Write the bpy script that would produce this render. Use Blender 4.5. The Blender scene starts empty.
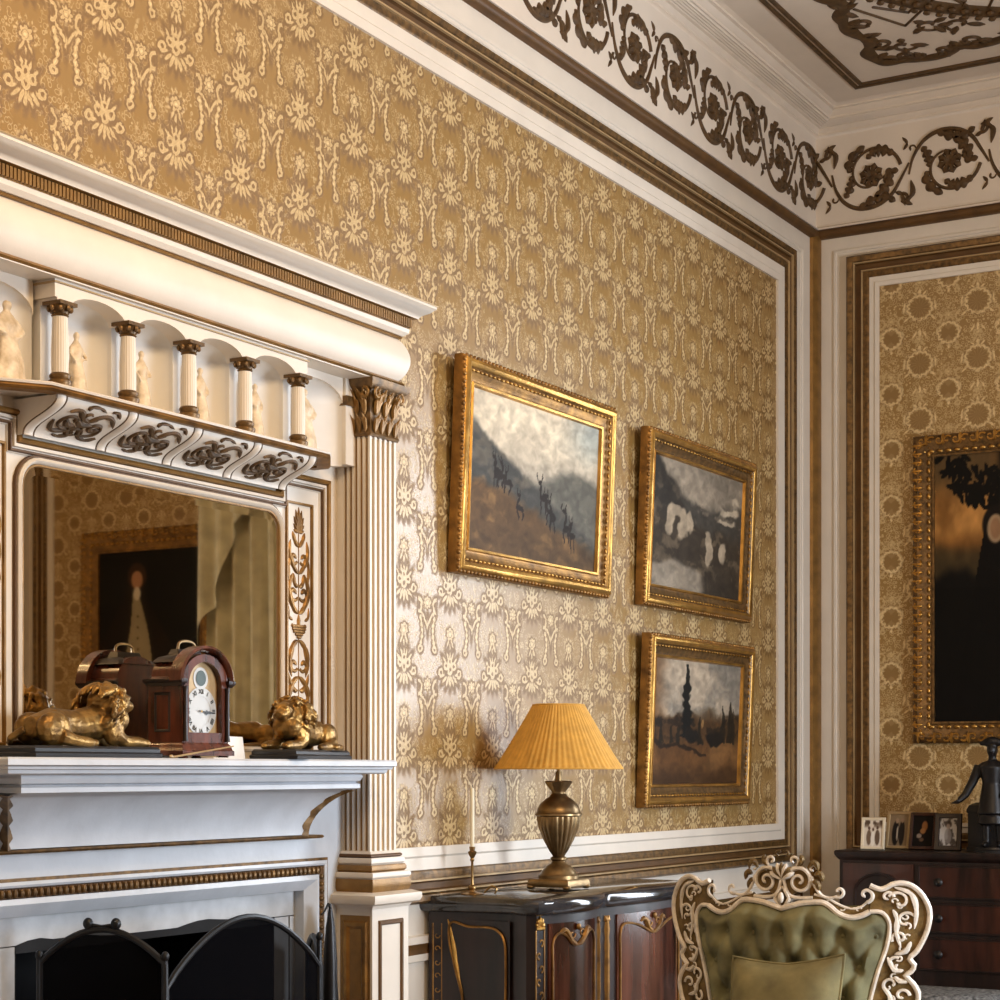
import bpy, bmesh, math, random
import numpy as np
from mathutils import Vector, Matrix
PI = math.pi
random.seed(7)
C = bpy.context.scene.collection
sc = bpy.context.scene

# ------------------------------------------------------------------ camera
cam = bpy.data.cameras.new('camera'); camo = bpy.data.objects.new('camera', cam); C.objects.link(camo)
camo.location = (3.5, 0, 1.4); camo.rotation_euler = (PI/2, 0, math.radians(30.264))
cam.sensor_width = 36; cam.lens = 67.25; cam.shift_y = 0.27; cam.clip_start = 0.05
sc.camera = camo
# ------------------------------------------------------------------ world, daylight, exposure
w = bpy.data.worlds.new('sky'); sc.world = w; w.use_nodes = True
wb = w.node_tree.nodes['Background']; wb.inputs[0].default_value = (0.62, 0.76, 1.0, 1); wb.inputs[1].default_value = 1.0
sc.view_settings.view_transform = 'Standard'; sc.view_settings.look = 'None'
sc.view_settings.exposure = -0.12; sc.view_settings.gamma = 1
sc.cycles.use_denoising = True
sc.cycles.max_bounces = 8; sc.cycles.diffuse_bounces = 4; sc.cycles.glossy_bounces = 4
sc.cycles.sample_clamp_indirect = 4

def area_light(name, loc, rot, sx, sy, power, col, spread=PI):
    l = bpy.data.lights.new(name, 'AREA'); l.shape = 'RECTANGLE'; l.size = sx; l.size_y = sy
    l.energy = power; l.color = col; l.spread = spread
    o = bpy.data.objects.new(name, l); C.objects.link(o); o.location = loc; o.rotation_euler = rot
    return o
# daylight entering through the back window and the side window
area_light('back_window_daylight', (2.80, 9.36, 2.05), (PI/2, 0, PI), 1.3, 2.9, 200, (0.82, 0.90, 1.0), 2.5)
area_light('side_window_daylight', (6.12, 5.6, 1.5), (0, PI/2-.12, 0), 1.9, 1.3, 205, (0.81, 0.895, 1.0), 2.4)

# ------------------------------------------------------------------ materials
def nodes(m):
    m.use_nodes = True
    return m.node_tree.nodes, m.node_tree.links, m.node_tree.nodes['Principled BSDF']
def mat(name, col, rough=.5, metal=0., var=.08, scale=10., bump=0., bscale=80., coat=0., stretch=None, dark=None):
    m = bpy.data.materials.new(name); n, l, b = nodes(m)
    b.inputs['Roughness'].default_value = rough; b.inputs['Metallic'].default_value = metal
    b.inputs['Coat Weight'].default_value = coat
    tc = n.new('ShaderNodeTexCoord'); mp = n.new('ShaderNodeMapping'); l.new(tc.outputs['Object'], mp.inputs[0])
    if stretch: mp.inputs['Scale'].default_value = stretch
    nz = n.new('ShaderNodeTexNoise'); nz.inputs['Scale'].default_value = scale; nz.inputs['Detail'].default_value = 5
    l.new(mp.outputs[0], nz.inputs['Vector'])
    rp = n.new('ShaderNodeValToRGB'); l.new(nz.outputs['Fac'], rp.inputs[0])
    d = dark or [c*(1-2.2*var) for c in col]
    rp.color_ramp.elements[0].position = .3; rp.color_ramp.elements[1].position = .7
    rp.color_ramp.elements[0].color = (*d[:3], 1); rp.color_ramp.elements[1].color = (*[min(1, c*(1+var)) for c in col], 1)
    l.new(rp.outputs[0], b.inputs['Base Color'])
    if bump:
        n2 = n.new('ShaderNodeTexNoise'); n2.inputs['Scale'].default_value = bscale; n2.inputs['Detail'].default_value = 4
        l.new(mp.outputs[0], n2.inputs['Vector'])
        bp = n.new('ShaderNodeBump'); bp.inputs['Strength'].default_value = bump; bp.inputs['Distance'].default_value = .01
        l.new(n2.outputs['Fac'], bp.inputs['Height']); l.new(bp.outputs[0], b.inputs['Normal'])
    return m
M = {}
M['white'] = mat('white_paint', (.715, .645, .55), .45, var=.03, scale=6, bump=.05, bscale=40)
M['mantel'] = mat('mantel_white_paint', (.56, .59, .63), .40, var=.05, scale=9, bump=.06, bscale=50)
M['stone'] = mat('hearth_marble', (.50, .515, .53), .4, var=.10, scale=14)
M['ceil'] = mat('ceiling_plaster', (.74, .65, .545), .6, var=.03, scale=4, bump=.05)
M['gold'] = mat('gold_paint', (.26, .135, .032), .42, metal=.4, var=.14, scale=18, bump=.1, bscale=90)
M['goldline'] = mat('dark_gold_line', (.115, .052, .011), .55, metal=.15, var=.12, scale=16)
M['goldlight'] = mat('pale_gold_fillet', (.46, .32, .16), .4, metal=.3, var=.1)
M['relief'] = mat('bronze_gilt_relief', (.095, .048, .013), .6, metal=.1, var=.2, scale=30)
M['gilt'] = mat('bright_gilt', (.50, .275, .065), .34, metal=.85, var=.22, scale=14, bump=.15, bscale=70, dark=(.30, .16, .04))
M['giltdark'] = mat('aged_gilt', (.29, .15, .038), .42, metal=.7, var=.3, scale=16, bump=.15, bscale=70, dark=(.12, .06, .02))
M['liongilt'] = mat('antique_lion_gilt', (.36, .21, .06), .36, metal=.8, var=.35, scale=22, bump=.35, bscale=60, dark=(.10, .05, .015))
M['capgilt'] = mat('brown_capital_gilt', (.165, .088, .026), .42, metal=.45, var=.3, scale=40)
M['bronze'] = mat('bronze', (.30, .20, .095), .36, metal=.9, var=.25, scale=12)
M['blackbronze'] = mat('black_bronze', (.012, .011, .012), .38, metal=.3, var=.2)
M['iron'] = mat('black_iron', (.012, .013, .015), .4, metal=.4, var=.2)
M['soot'] = mat('soot', (.006, .006, .007), .9, var=.3)
M['mahog'] = mat('mahogany', (.045, .013, .007), .28, var=.35, scale=5, stretch=(4, 4, .6), coat=.35)
M['clockwood'] = mat('red_mahogany', (.11, .028, .013), .25, var=.35, scale=8, stretch=(4, 4, .8), coat=.3)
M['mahogdark'] = mat('dark_and_shaded_mahogany', (.016, .006, .0045), .4, var=.4, scale=5, stretch=(4, 4, .6), coat=.03)  # dark wood proper; on the commode body and side also painted shade
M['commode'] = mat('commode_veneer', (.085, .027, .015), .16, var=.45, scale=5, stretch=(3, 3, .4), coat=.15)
M['marble'] = mat('black_marble', (.030, .030, .034), .12, var=.6, scale=9, coat=.4, dark=(.006, .006, .007))
M['shade'] = mat('mustard_silk', (.62, .335, .06), .75, var=.08, scale=30)
M['wax'] = mat('ivory_wax', (.80, .72, .52), .5, var=.03)
M['velvet'] = mat('olive_velvet', (.19, .18, .09), .85, var=.25, scale=9, bump=.1, bscale=300)
M['velvetc'] = mat('cushion_velvet', (.22, .19, .085), .85, var=.22, scale=10, bump=.1, bscale=300)
M['chairwhite'] = mat('cream_gesso', (.80, .73, .63), .4, var=.12, scale=40, bump=.1)
M['chairgold'] = mat('worn_chair_gilt', (.20, .125, .040), .45, metal=.3, var=.3, scale=30, bump=.15)
M['niche'] = mat('niche_plaster', (.74, .71, .66), .55, var=.03)
M['statue'] = mat('ivory_statuette', (.74, .62, .45), .5, var=.16, scale=28, dark=(.40, .28, .15))
M['floor'] = mat('oak_floor', (.19, .105, .05), .35, var=.3, scale=4, stretch=(8, .7, 1))
M['curtain'] = mat('curtain_silk', (.60, .54, .36), .6, var=.12, scale=8, bump=.1)
M['glassw'] = mat('window_frame_paint', (.8, .8, .78), .4, var=.03)
M['paper'] = mat('card_paper', (.82, .79, .74), .7, var=.03)
M['brass'] = mat('brass', (.42, .26, .10), .3, metal=.9, var=.25)
M['silverdial'] = mat('silvered_dial', (.50, .50, .48), .4, metal=.2, var=.05)
M['black'] = mat('black_enamel', (.012, .012, .014), .4, var=.1)
M['green'] = mat('moon_dial_enamel', (.03, .06, .05), .4, var=.3)
M['pframe'] = mat('cream_frame', (.80, .70, .52), .4, var=.05)
M['rugstool'] = mat('grey_tapestry', (.20, .20, .195), .9, var=.4, scale=60)
m = bpy.data.materials.new('mirror_glass'); n, l, b = nodes(m); M['mirror'] = m
b.inputs['Base Color'].default_value = (.74, .66, .52, 1); b.inputs['Metallic'].default_value = 1; b.inputs['Roughness'].default_value = .015
nz = n.new('ShaderNodeTexNoise'); nz.inputs['Scale'].default_value = 3; mr = n.new('ShaderNodeMapRange')
mr.inputs[3].default_value = .01; mr.inputs[4].default_value = .03; l.new(nz.outputs[0], mr.inputs[0]); l.new(mr.outputs[0], b.inputs['Roughness'])
m = bpy.data.materials.new('clear_glass'); n, l, b = nodes(m); M['glass'] = m
b.inputs['Transmission Weight'].default_value = 1; b.inputs['Roughness'].default_value = .0; b.inputs['Alpha'].default_value = .25
m = bpy.data.materials.new('wire_mesh'); n, l, b = nodes(m); M['mesh'] = m      # fine fire-screen gauze: wires with open gaps
b.inputs['Base Color'].default_value = (.004, .004, .005, 1); b.inputs['Roughness'].default_value = .8; b.inputs['Alpha'].default_value = .90; b.inputs['Specular IOR Level'].default_value = .0
m = bpy.data.materials.new('bulb'); n, l, b = nodes(m); M['bulb'] = m
b.inputs['Emission Color'].default_value = (1, .62, .28, 1); b.inputs['Emission Strength'].default_value = 20
m = bpy.data.materials.new('painted_picture'); n, l, b = nodes(m); M['canvas'] = m
at = n.new('ShaderNodeAttribute'); at.attribute_name = 'Col'; l.new(at.outputs['Color'], b.inputs['Base Color'])
b.inputs['Roughness'].default_value = .6; b.inputs['Specular IOR Level'].default_value = .15
nz = n.new('ShaderNodeTexNoise'); nz.inputs['Scale'].default_value = 120; bp = n.new('ShaderNodeBump'); bp.inputs['Strength'].default_value = .12
bp.inputs['Distance'].default_value = .003; l.new(nz.outputs[0], bp.inputs['Height']); l.new(bp.outputs[0], b.inputs['Normal'])

# ---- damask wallpaper: motif drawn with a small expression-to-node compiler
class X:
    tree = None
    def __init__(s, v): s.v = v
    @staticmethod
    def op(o, *a):
        nd = X.tree.nodes.new('ShaderNodeMath'); nd.operation = o
        for i, q in enumerate(a):
            q = q.v if isinstance(q, X) else q
            if isinstance(q, (int, float)): nd.inputs[i].default_value = q
            else: X.tree.links.new(q, nd.inputs[i])
        return X(nd.outputs[0])
    def __add__(s, o): return X.op('ADD', s, o)
    def __radd__(s, o): return X.op('ADD', s, o)
    def __sub__(s, o): return X.op('SUBTRACT', s, o)
    def __rsub__(s, o): return X.op('SUBTRACT', o, s)
    def __mul__(s, o): return X.op('MULTIPLY', s, o)
    def __rmul__(s, o): return X.op('MULTIPLY', s, o)
    def __truediv__(s, o): return X.op('DIVIDE', s, o)
def xmax(*a):
    r = a[0]
    for q in a[1:]: r = X.op('MAXIMUM', r, q)
    return r
def xmin(*a):
    r = a[0]
    for q in a[1:]: r = X.op('MINIMUM', r, q)
    return r
def xabs(a): return X.op('ABSOLUTE', a)
def xhyp(a, b): return X.op('SQRT', a*a + b*b)
def damask(name, axis, a0, LEAF=.46, MED=False):
    m = bpy.data.materials.new(name); n, l, b = nodes(m); X.tree = m.node_tree
    geo = n.new('ShaderNodeNewGeometry'); sp = n.new('ShaderNodeSeparateXYZ'); l.new(geo.outputs['Position'], sp.inputs[0])
    wn = n.new('ShaderNodeTexNoise'); wn.inputs['Scale'].default_value = 26; wn.inputs['Detail'].default_value = 2
    l.new(geo.outputs['Position'], wn.inputs['Vector'])
    w2 = n.new('ShaderNodeTexNoise'); w2.inputs['Scale'].default_value = 75; w2.inputs['Detail'].default_value = 3; l.new(geo.outputs['Position'], w2.inputs['Vector'])
    wob = (X(wn.outputs[0]) - .5)*.030 + (X(w2.outputs[0]) - .5)*.055
    cu = (X(sp.outputs[axis]) - a0)/.2975; cv = (X(sp.outputs[2]) - 3.462)/.285
    u = X.op('FRACT', cu + .5) - .5; p = xabs(u + wob)
    v = X.op('FRACT', cv + .5) - .5; v = v + wob
    q = X.op('FRACT', cv) - .5; q = q + wob             # rosette row
    h = .5 - p                                           # half column
    def flower(x, y, R, n_, amp, stretch=1.):
        y = y*stretch; r = xhyp(x, y); th = X.op('ARCTAN2', x, y)
        d = R*(1-amp) + R*amp*xabs(X.op('COSINE', th*(n_/2.))) - r
        ring = xabs(r - R*.48) - R*.075                  # dark ring inside
        return xmin(d, ring)
    def ell(x, y, cx, cy, rx, ry, ang):
        c_, s_ = math.cos(ang), math.sin(ang); dx = x - cx; dy = y - cy
        ex = (dx*c_ + dy*s_)*(1/rx); ey = (dy*c_ - dx*s_)*(1/ry)
        return (1 - xhyp(ex, ey))*min(rx, ry)
    def ring(x, y, cx, cy, r, t_, sy=1.): return t_ - xabs(xhyp(x - cx, (y - cy)*sy) - r)
    bright = xmax(ell(p, v, 0., -.135, .020, .065, 0.), ell(p, v, .055, -.13, .020, .065, .40), ell(p, v, .115, -.11, .018, .062, .85), ell(p, v, .165, -.065, .015, .05, 1.2),
             ring(p, v, 0., .01, .040, .014, .8), ring(p, v, .085, .055, .040, .014), ring(p, v, 0., .115, .036, .013), ring(p, v, .205, -.035, .040, .013),
             ell(p, v, .05, .165, .014, .05, -.35), ell(p, v, .12, .125, .014, .045, -.8), ell(p, v, 0., .19, .012, .03, 0.),
             ell(p, v, .03, .06, .014, .035, -.6))
    ros = xmax(flower(p, q + .05, .082, 7, .35), ell(p, q, .05, -.165, .014, .045, .5), ell(p, q, .0, -.2, .012, .035, 0.))
    hf = xmax(flower(h, v + .19, .078, 8, .4), ell(h, q, .045, .085, .015, .055, -.55), ell(h, q, .09, .15, .014, .05, -.75), ell(h, q, .0, .04, .010, .05, 0.))
    cen = .335 + .05*X.op('COSINE', (q + .05)*(PI/.42))
    beads = .008 + .019*xabs(X.op('SINE', q*(2*PI*7)))
    stem = xmin(beads - xabs(p - cen), .19 - xabs(q + .05))
    curl = xmax(ring(p, q, .345, -.255, .036, .013), xmin(ring(p, v, .315, -.225, .060, .014, .75), p - .30), ell(p, v, .36, -.31, .012, .045, .3))
    d = xmax(bright, ros, hf, stem, curl)
    # fainter second-colour leaves round the flowers
    d2 = xmax(flower(p, q + .04, .165, 12, .45), flower(h, v + .17, .150, 10, .45), ell(h, q, .07, .02, .02, .09, -.2), ell(h, v, .06, .06, .018, .07, .3), ell(p, v, .20, .10, .02, .08, -.9), ell(p, q, .22, -.12, .014, .06, -.4))
    def soft(x, e0, e1, o0=0., o1=1.):
        mr = n.new('ShaderNodeMapRange'); mr.interpolation_type = 'SMOOTHSTEP'; l.new(x.v, mr.inputs[0])
        mr.inputs[1].default_value = e0; mr.inputs[2].default_value = e1; mr.inputs[3].default_value = o0; mr.inputs[4].default_value = o1
        return X(mr.outputs[0])
    fz = n.new('ShaderNodeTexNoise'); fz.inputs['Scale'].default_value = 95; fz.inputs['Detail'].default_value = 2
    l.new(geo.outputs['Position'], fz.inputs['Vector'])
    big = n.new('ShaderNodeTexNoise'); big.inputs['Scale'].default_value = 1.6; big.inputs['Detail'].default_value = 2
    l.new(geo.outputs['Position'], big.inputs['Vector'])
    fib = .45 + 1.1*X(fz.outputs[0])
    vein = .74 + .26*X.op('COSINE', d*260.)
    mk = xmin(soft(d, -.008, .010)*vein*fib, 1.0)
    mk2 = soft(d2, -.02, .03)*soft(X(fz.outputs[0]), .42, .58)*.62
    vo = n.new('ShaderNodeTexVoronoi'); vo.inputs['Scale'].default_value = 58; l.new(geo.outputs['Position'], vo.inputs['Vector'])
    leaves = soft(.20 - xabs(X(vo.outputs['Distance']) - .42)*2.2, 0., .16)
    plaque = xmax(soft(ell(p, v, 0., -.315, .19, .125, 0.), -.02, .03), soft(ell(h, v, 0., .22, .12, .17, 0.), -.02, .03))
    mk = xmax(mk, mk2, leaves*(1 - plaque)*soft(X(wn.outputs[0]), .25, .55)*LEAF)
    line = soft(d, -.05, -.012)*(1 - soft(d, -.012, .004))                      # darker outline woven round the motif
    ol = line*.75
    if MED:      # square-on sheen painted into the colour: dark scalloped medallions in a pale lattice
        def scal(x, y, R, n_): return R*.86 + R*.14*xabs(X.op('COSINE', X.op('ARCTAN2', x, y)*(n_/2.))) - xhyp(x, y)
        dm = xmax(scal(p, v, .185, 14), scal(h, q, .150, 12)); ins = soft(dm, -.008, .012)
        halo = soft(.026 - xabs(dm + .040 + (X(w2.outputs[0]) - .5)*.10), -.006, .014)
        mk0 = mk
        side = xmax(ell(p, v, .27, .02, .022, .10, .1), ell(p, v, .22, -.18, .018, .08, .9), ell(p, v, .0, .27, .03, .06, 0.), ell(p, v, .08, .25, .018, .06, -.7), ell(h, q, .20, .05, .018, .07, .2), ell(h, q, .0, -.24, .024, .05, 0.), ell(p, q, .09, .02, .018, .07, .6), ell(p, q, .0, .05, .024, .08, 0.))
        petals = soft(X.op('COSINE', X.op('ARCTAN2', p, v)*14.), .3, .9)*.22
        mk = xmax(xmax(halo*fib*.85, soft(side, -.006, .010)*fib*.9, leaves*.62, mk0*.8)*(1 - ins*.9), ins*petals)
        ol = xmin(ins*.34 + soft(dm, -.11, -.06)*(1 - soft(dm, -.06, -.03))*.35, .7)
    mk = xmax(mk - ol*.2, 0.)
    mix = n.new('ShaderNodeMix'); mix.data_type = 'RGBA'; l.new(mk.v, mix.inputs[0])
    mix.inputs[6].default_value = (.295, .172, .050, 1); mix.inputs[7].default_value = (.74, .56, .29, 1)
    mx2 = n.new('ShaderNodeMix'); mx2.data_type = 'RGBA'; mx2.blend_type = 'MULTIPLY'; l.new(ol.v, mx2.inputs[0]); l.new(mix.outputs[2], mx2.inputs[6])
    mx2.inputs[7].default_value = (.55, .48, .42, 1)
    l.new(mx2.outputs[2], b.inputs['Base Color'])
    rr = xmin(.27 + .18*mk + .35*ol + .10*X(big.outputs[0]), 1.); l.new(rr.v, b.inputs['Roughness'])
    b.inputs['Metallic'].default_value = .05; b.inputs['Specular IOR Level'].default_value = .7
    bp = n.new('ShaderNodeBump'); bp.inputs['Strength'].default_value = .25; bp.inputs['Distance'].default_value = .002
    l.new(mk.v, bp.inputs['Height']); l.new(bp.outputs[0], b.inputs['Normal'])
    return m
M['wpl'] = damask('gold_damask', 1, 4.151)
M['wpb'] = damask('gold_damask_painted_sheen', 0, .56, .75, True)  # same paper as the fireplace wall, its sheen drawn into the pattern

# ------------------------------------------------------------------ mesh helpers
class MB:
    def __init__(s): s.v = []; s.f = []
    def add(s, vs, fs):
        o = len(s.v); s.v += [tuple(q) for q in vs]; s.f += [tuple(i+o for i in f) for f in fs]; return s
    def box(s, x0, x1, y0, y1, z0, z1):
        return s.add([(x0,y0,z0),(x1,y0,z0),(x1,y1,z0),(x0,y1,z0),(x0,y0,z1),(x1,y0,z1),(x1,y1,z1),(x0,y1,z1)],
                     [(0,3,2,1),(4,5,6,7),(0,1,5,4),(1,2,6,5),(2,3,7,6),(3,0,4,7)])
    def sweep(s, path, prof, mapf, closed=True, pclosed=False):
        n = len(path); ms = []
        def nrm(i, j):
            dx = path[j][0]-path[i][0]; dy = path[j][1]-path[i][1]; q = math.hypot(dx, dy) or 1
            return (dy/q, -dx/q)
        for i in range(n):
            a = nrm((i-1) % n, i) if (closed or i > 0) else nrm(i, i+1)
            b = nrm(i, (i+1) % n) if (closed or i < n-1) else a
            d = 1 + a[0]*b[0] + a[1]*b[1]; d = max(d, .25)
            ms.append(((a[0]+b[0])/d, (a[1]+b[1])/d))
        k = len(prof); vs = []
        for i in range(n):
            for o, h in prof: vs.append(mapf(path[i][0]+ms[i][0]*o, path[i][1]+ms[i][1]*o, h))
        fs = []
        for i in range(n if closed else n-1):
            j = (i+1) % n
            for q in range(k if pclosed else k-1):
                r = (q+1) % k; fs.append((i*k+q, j*k+q, j*k+r, i*k+r))
        if not closed:
            fs.append(tuple(range(k-1, -1, -1))); fs.append(tuple((n-1)*k+q for q in range(k)))
        return s.add(vs, fs)
    def lathe(s, prof, c=(0,0,0), n=24, rf=None):
        k = len(prof); vs = []; fs = []
        for i in range(n):
            a = 2*PI*i/n
            for r, z in prof:
                rr = r*(rf(a, z) if rf else 1); vs.append((c[0]+rr*math.cos(a), c[1]+rr*math.sin(a), c[2]+z))
        for i in range(n):
            j = (i+1) % n
            for q in range(k-1): fs.append((i*k+q, j*k+q, j*k+q+1, i*k+q+1))
        if prof[0][0] > 1e-6: fs.append(tuple(i*k for i in range(n-1, -1, -1)))
        if prof[-1][0] > 1e-6: fs.append(tuple(i*k+k-1 for i in range(n)))
        return s.add(vs, fs)
    def tube(s, pts, rad, n=8, closed=False):
        P = [Vector(p) for p in pts]; m_ = len(P); vs = []; fs = []; up = None
        for i in range(m_):
            if closed: d = P[(i+1) % m_] - P[i-1]
            else: d = P[min(i+1, m_-1)] - P[max(i-1, 0)]
            d = d.normalized() if d.length > 1e-9 else Vector((0, 0, 1))
            if up is None: up = Vector((0, 0, 1)) if abs(d.z) < .9 else Vector((1, 0, 0))
            a = d.cross(up)
            if a.length < 1e-6: a = d.orthogonal()
            a.normalize(); b = a.cross(d).normalized(); up = b
            r = rad[i] if hasattr(rad, '__len__') else rad
            for q in range(n):
                t = 2*PI*q/n; vs.append(P[i] + a*(r*math.cos(t)) + b*(r*math.sin(t)))
        for i in range(m_ if closed else m_-1):
            j = (i+1) % m_
            for q in range(n): fs.append((i*n+q, i*n+(q+1) % n, j*n+(q+1) % n, j*n+q))
        if not closed:
            fs.append(tuple(range(n-1, -1, -1))); fs.append(tuple((m_-1)*n+q for q in range(n)))
        return s.add(vs, fs)
    def ball(s, c, r, n=10, k=7):
        if not hasattr(r, '__len__'): r = (r, r, r)
        vs = [(c[0], c[1], c[2]-r[2])]
        for j in range(1, k):
            t = -PI/2 + PI*j/k
            for i in range(n):
                a = 2*PI*i/n; vs.append((c[0]+r[0]*math.cos(t)*math.cos(a), c[1]+r[1]*math.cos(t)*math.sin(a), c[2]+r[2]*math.sin(t)))
        vs.append((c[0], c[1], c[2]+r[2])); fs = []
        for i in range(n): fs.append((0, 1+(i+1) % n, 1+i))
        for j in range(k-2):
            for i in range(n):
                a = 1+j*n+i; b2 = 1+j*n+(i+1) % n; fs.append((a, b2, b2+n, a+n))
        t = len(vs)-1; o = 1+(k-2)*n
        for i in range(n): fs.append((o+i, o+(i+1) % n, t))
        return s.add(vs, fs)
    def ribbon(s, pts, wid, h, mapf, base=0.):
        """raised tapering stroke of carved ornament on a surface: edges at the surface, crest at h"""
        n = len(pts); vs = []; fs = []
        for i in range(n):
            a = pts[max(i-1, 0)]; b = pts[min(i+1, n-1)]
            dx, dy = b[0]-a[0], b[1]-a[1]; q = math.hypot(dx, dy) or 1
            t = i/(n-1); w_ = wid(t) if callable(wid) else wid
            nx, ny = -dy/q*w_, dx/q*w_; hh = h*min(1, max(.25, w_/.012))
            x, y = pts[i]
            vs += [mapf(x+nx, y+ny, base), mapf(x+nx*.45, y+ny*.45, base+hh), mapf(x-nx*.45, y-ny*.45, base+hh), mapf(x-nx, y-ny, base)]
        for i in range(n-1):
            for q in range(3): fs.append((i*4+q, i*4+q+1, i*4+q+5, i*4+q+4))
        fs += [(0, 1, 2, 3), (n*4-4, n*4-1, n*4-2, n*4-3)]
        return s.add(vs, fs)
    def plate(s, poly, rings):
        """solid from a plan polygon: rings = (z, outward offset)"""
        n = len(poly); A = sum(poly[i][0]*poly[(i+1) % n][1]-poly[(i+1) % n][0]*poly[i][1] for i in range(n))
        sg = 1 if A > 0 else -1; vs = []; fs = []
        ms = []
        for i in range(n):
            p0, p1, p2 = poly[i-1], poly[i], poly[(i+1) % n]
            def nn(a, b):
                dx, dy = b[0]-a[0], b[1]-a[1]; q = math.hypot(dx, dy) or 1; return (dy/q*sg, -dx/q*sg)
            a, b = nn(p0, p1), nn(p1, p2); d = max(.4, 1+a[0]*b[0]+a[1]*b[1]); ms.append(((a[0]+b[0])/d, (a[1]+b[1])/d))
        for z, o in rings:
            for i in range(n): vs.append((poly[i][0]+ms[i][0]*o, poly[i][1]+ms[i][1]*o, z))
        for k in range(len(rings)-1):
            for i in range(n):
                j = (i+1) % n; fs.append((k*n+i, k*n+j, (k+1)*n+j, (k+1)*n+i))
        fs.append(tuple(range(n-1, -1, -1))); fs.append(tuple((len(rings)-1)*n+i for i in range(n)))
        return s.add(vs, fs)
    def grid(s, nu, nv, f):
        vs = [f(i/nu, j/nv) for j in range(nv+1) for i in range(nu+1)]
        fs = [(j*(nu+1)+i, j*(nu+1)+i+1, (j+1)*(nu+1)+i+1, (j+1)*(nu+1)+i) for j in range(nv) for i in range(nu)]
        return s.add(vs, fs)
    def mesh(s, name, off=(0,0,0), smooth=38):
        me = bpy.data.meshes.new(name)
        me.from_pydata([(x-off[0], y-off[1], z-off[2]) for x, y, z in s.v], [], s.f); me.validate(); me.update()
        bm = bmesh.new(); bm.from_mesh(me); bmesh.ops.recalc_face_normals(bm, faces=bm.faces[:]); bm.to_mesh(me); bm.free()
        if smooth:
            me.polygons.foreach_set('use_smooth', [True]*len(me.polygons)); me.set_sharp_from_angle(angle=math.radians(smooth))
        return me
    def build(s, name, m, parent=None, smooth=38, base=None):
        if parent is not None: off = wloc(parent)
        elif base is not None: off = base
        else:
            xs, ys, zs = zip(*s.v); off = ((min(xs)+max(xs))/2, (min(ys)+max(ys))/2, min(zs))
        me = s.mesh(name, off, smooth); me.materials.append(M[m] if isinstance(m, str) else m)
        o = bpy.data.objects.new(name, me); C.objects.link(o)
        if parent is not None: o.parent = parent
        else: o.location = off
        return o
def wloc(o):
    v = Vector((0, 0, 0))
    while o is not None: v = v + o.location; o = o.parent
    return tuple(v)
def tag(o, label, cat=None, group=None, kind=None):
    o['label'] = label
    if cat: o['category'] = cat
    if group: o['group'] = group
    if kind: o['kind'] = kind
    return o
def thing(name, loc, label, cat=None, group=None, kind=None):
    o = bpy.data.objects.new(name, None); C.objects.link(o); o.location = loc; o.empty_display_size = .05
    return tag(o, label, cat, group, kind)
def struct(name, mb, m, label, **k):
    return tag(mb.build(name, m, **k), label, kind='structure')
def dup(o, d, parent=None):
    c = o.copy(); C.objects.link(c); c.parent = parent if parent is not None else o.parent
    c.location = Vector(o.location) + Vector(d); return c
def WL(x0): return lambda a, b, h: (x0+h, a, b)           # on the fireplace wall: a = y, b = z
def WB(y0): return lambda a, b, h: (a, y0-h, b)           # on the end wall: a = x, b = z
PLAN = lambda a, b, h: (a, b, h)
def rect(a0, a1, b0, b1): return [(a0, b0), (a0, b1), (a1, b1), (a1, b0)]   # right-hand normal points inward
def spiral(cx, cy, r0, r1, a0, a1, n=22, sq=1.):
    return [(cx+(r0+(r1-r0)*t)*math.cos(a0+(a1-a0)*t), cy+sq*(r0+(r1-r0)*t)*math.sin(a0+(a1-a0)*t)) for t in [i/n for i in range(n+1)]]
def bez(p0, p1, p2, p3, n=12):
    return [tuple((1-t)**3*p0[k]+3*t*(1-t)**2*p1[k]+3*t*t*(1-t)*p2[k]+t**3*p3[k] for k in range(len(p0))) for t in [i/n for i in range(n+1)]]
def tap(w0, w1=0.): return lambda t: w0+(w1-w0)*t
def leafw(w_, lobes=5): return lambda t: w_*(math.sin(PI*min(1, t*.97+.03))**.7)*(.72+.28*abs(math.sin(lobes*PI*t)))+.0008
def acw(w_, lobes=5): return lambda t: w_*(math.sin(PI*min(1, t*.97+.03))**.7)*(.40+.60*abs(math.sin(lobes*PI*t))**.8)+.0012
def resample(pts, n):
    L = [0]
    for a, b in zip(pts, pts[1:]): L.append(L[-1]+math.dist(a, b))
    out = []
    for i in range(n+1):
        d = L[-1]*i/n; k = 0
        while k < len(L)-2 and L[k+1] < d: k += 1
        t = (d-L[k])/((L[k+1]-L[k]) or 1); out.append(tuple(pts[k][q]+(pts[k+1][q]-pts[k][q])*t for q in range(len(pts[0]))))
    return out
def smooth_path(pts, n=6):
    out = []
    for i in range(len(pts)-1):
        p0 = pts[max(i-1, 0)]; p1 = pts[i]; p2 = pts[i+1]; p3 = pts[min(i+2, len(pts)-1)]
        for k in range(n):
            t = k/n
            out.append(tuple(.5*((2*p1[q])+(-p0[q]+p2[q])*t+(2*p0[q]-5*p1[q]+4*p2[q]-p3[q])*t*t+(-p0[q]+3*p1[q]-3*p2[q]+p3[q])*t**3) for q in range(len(p1))))
    return out+[pts[-1]]
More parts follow.
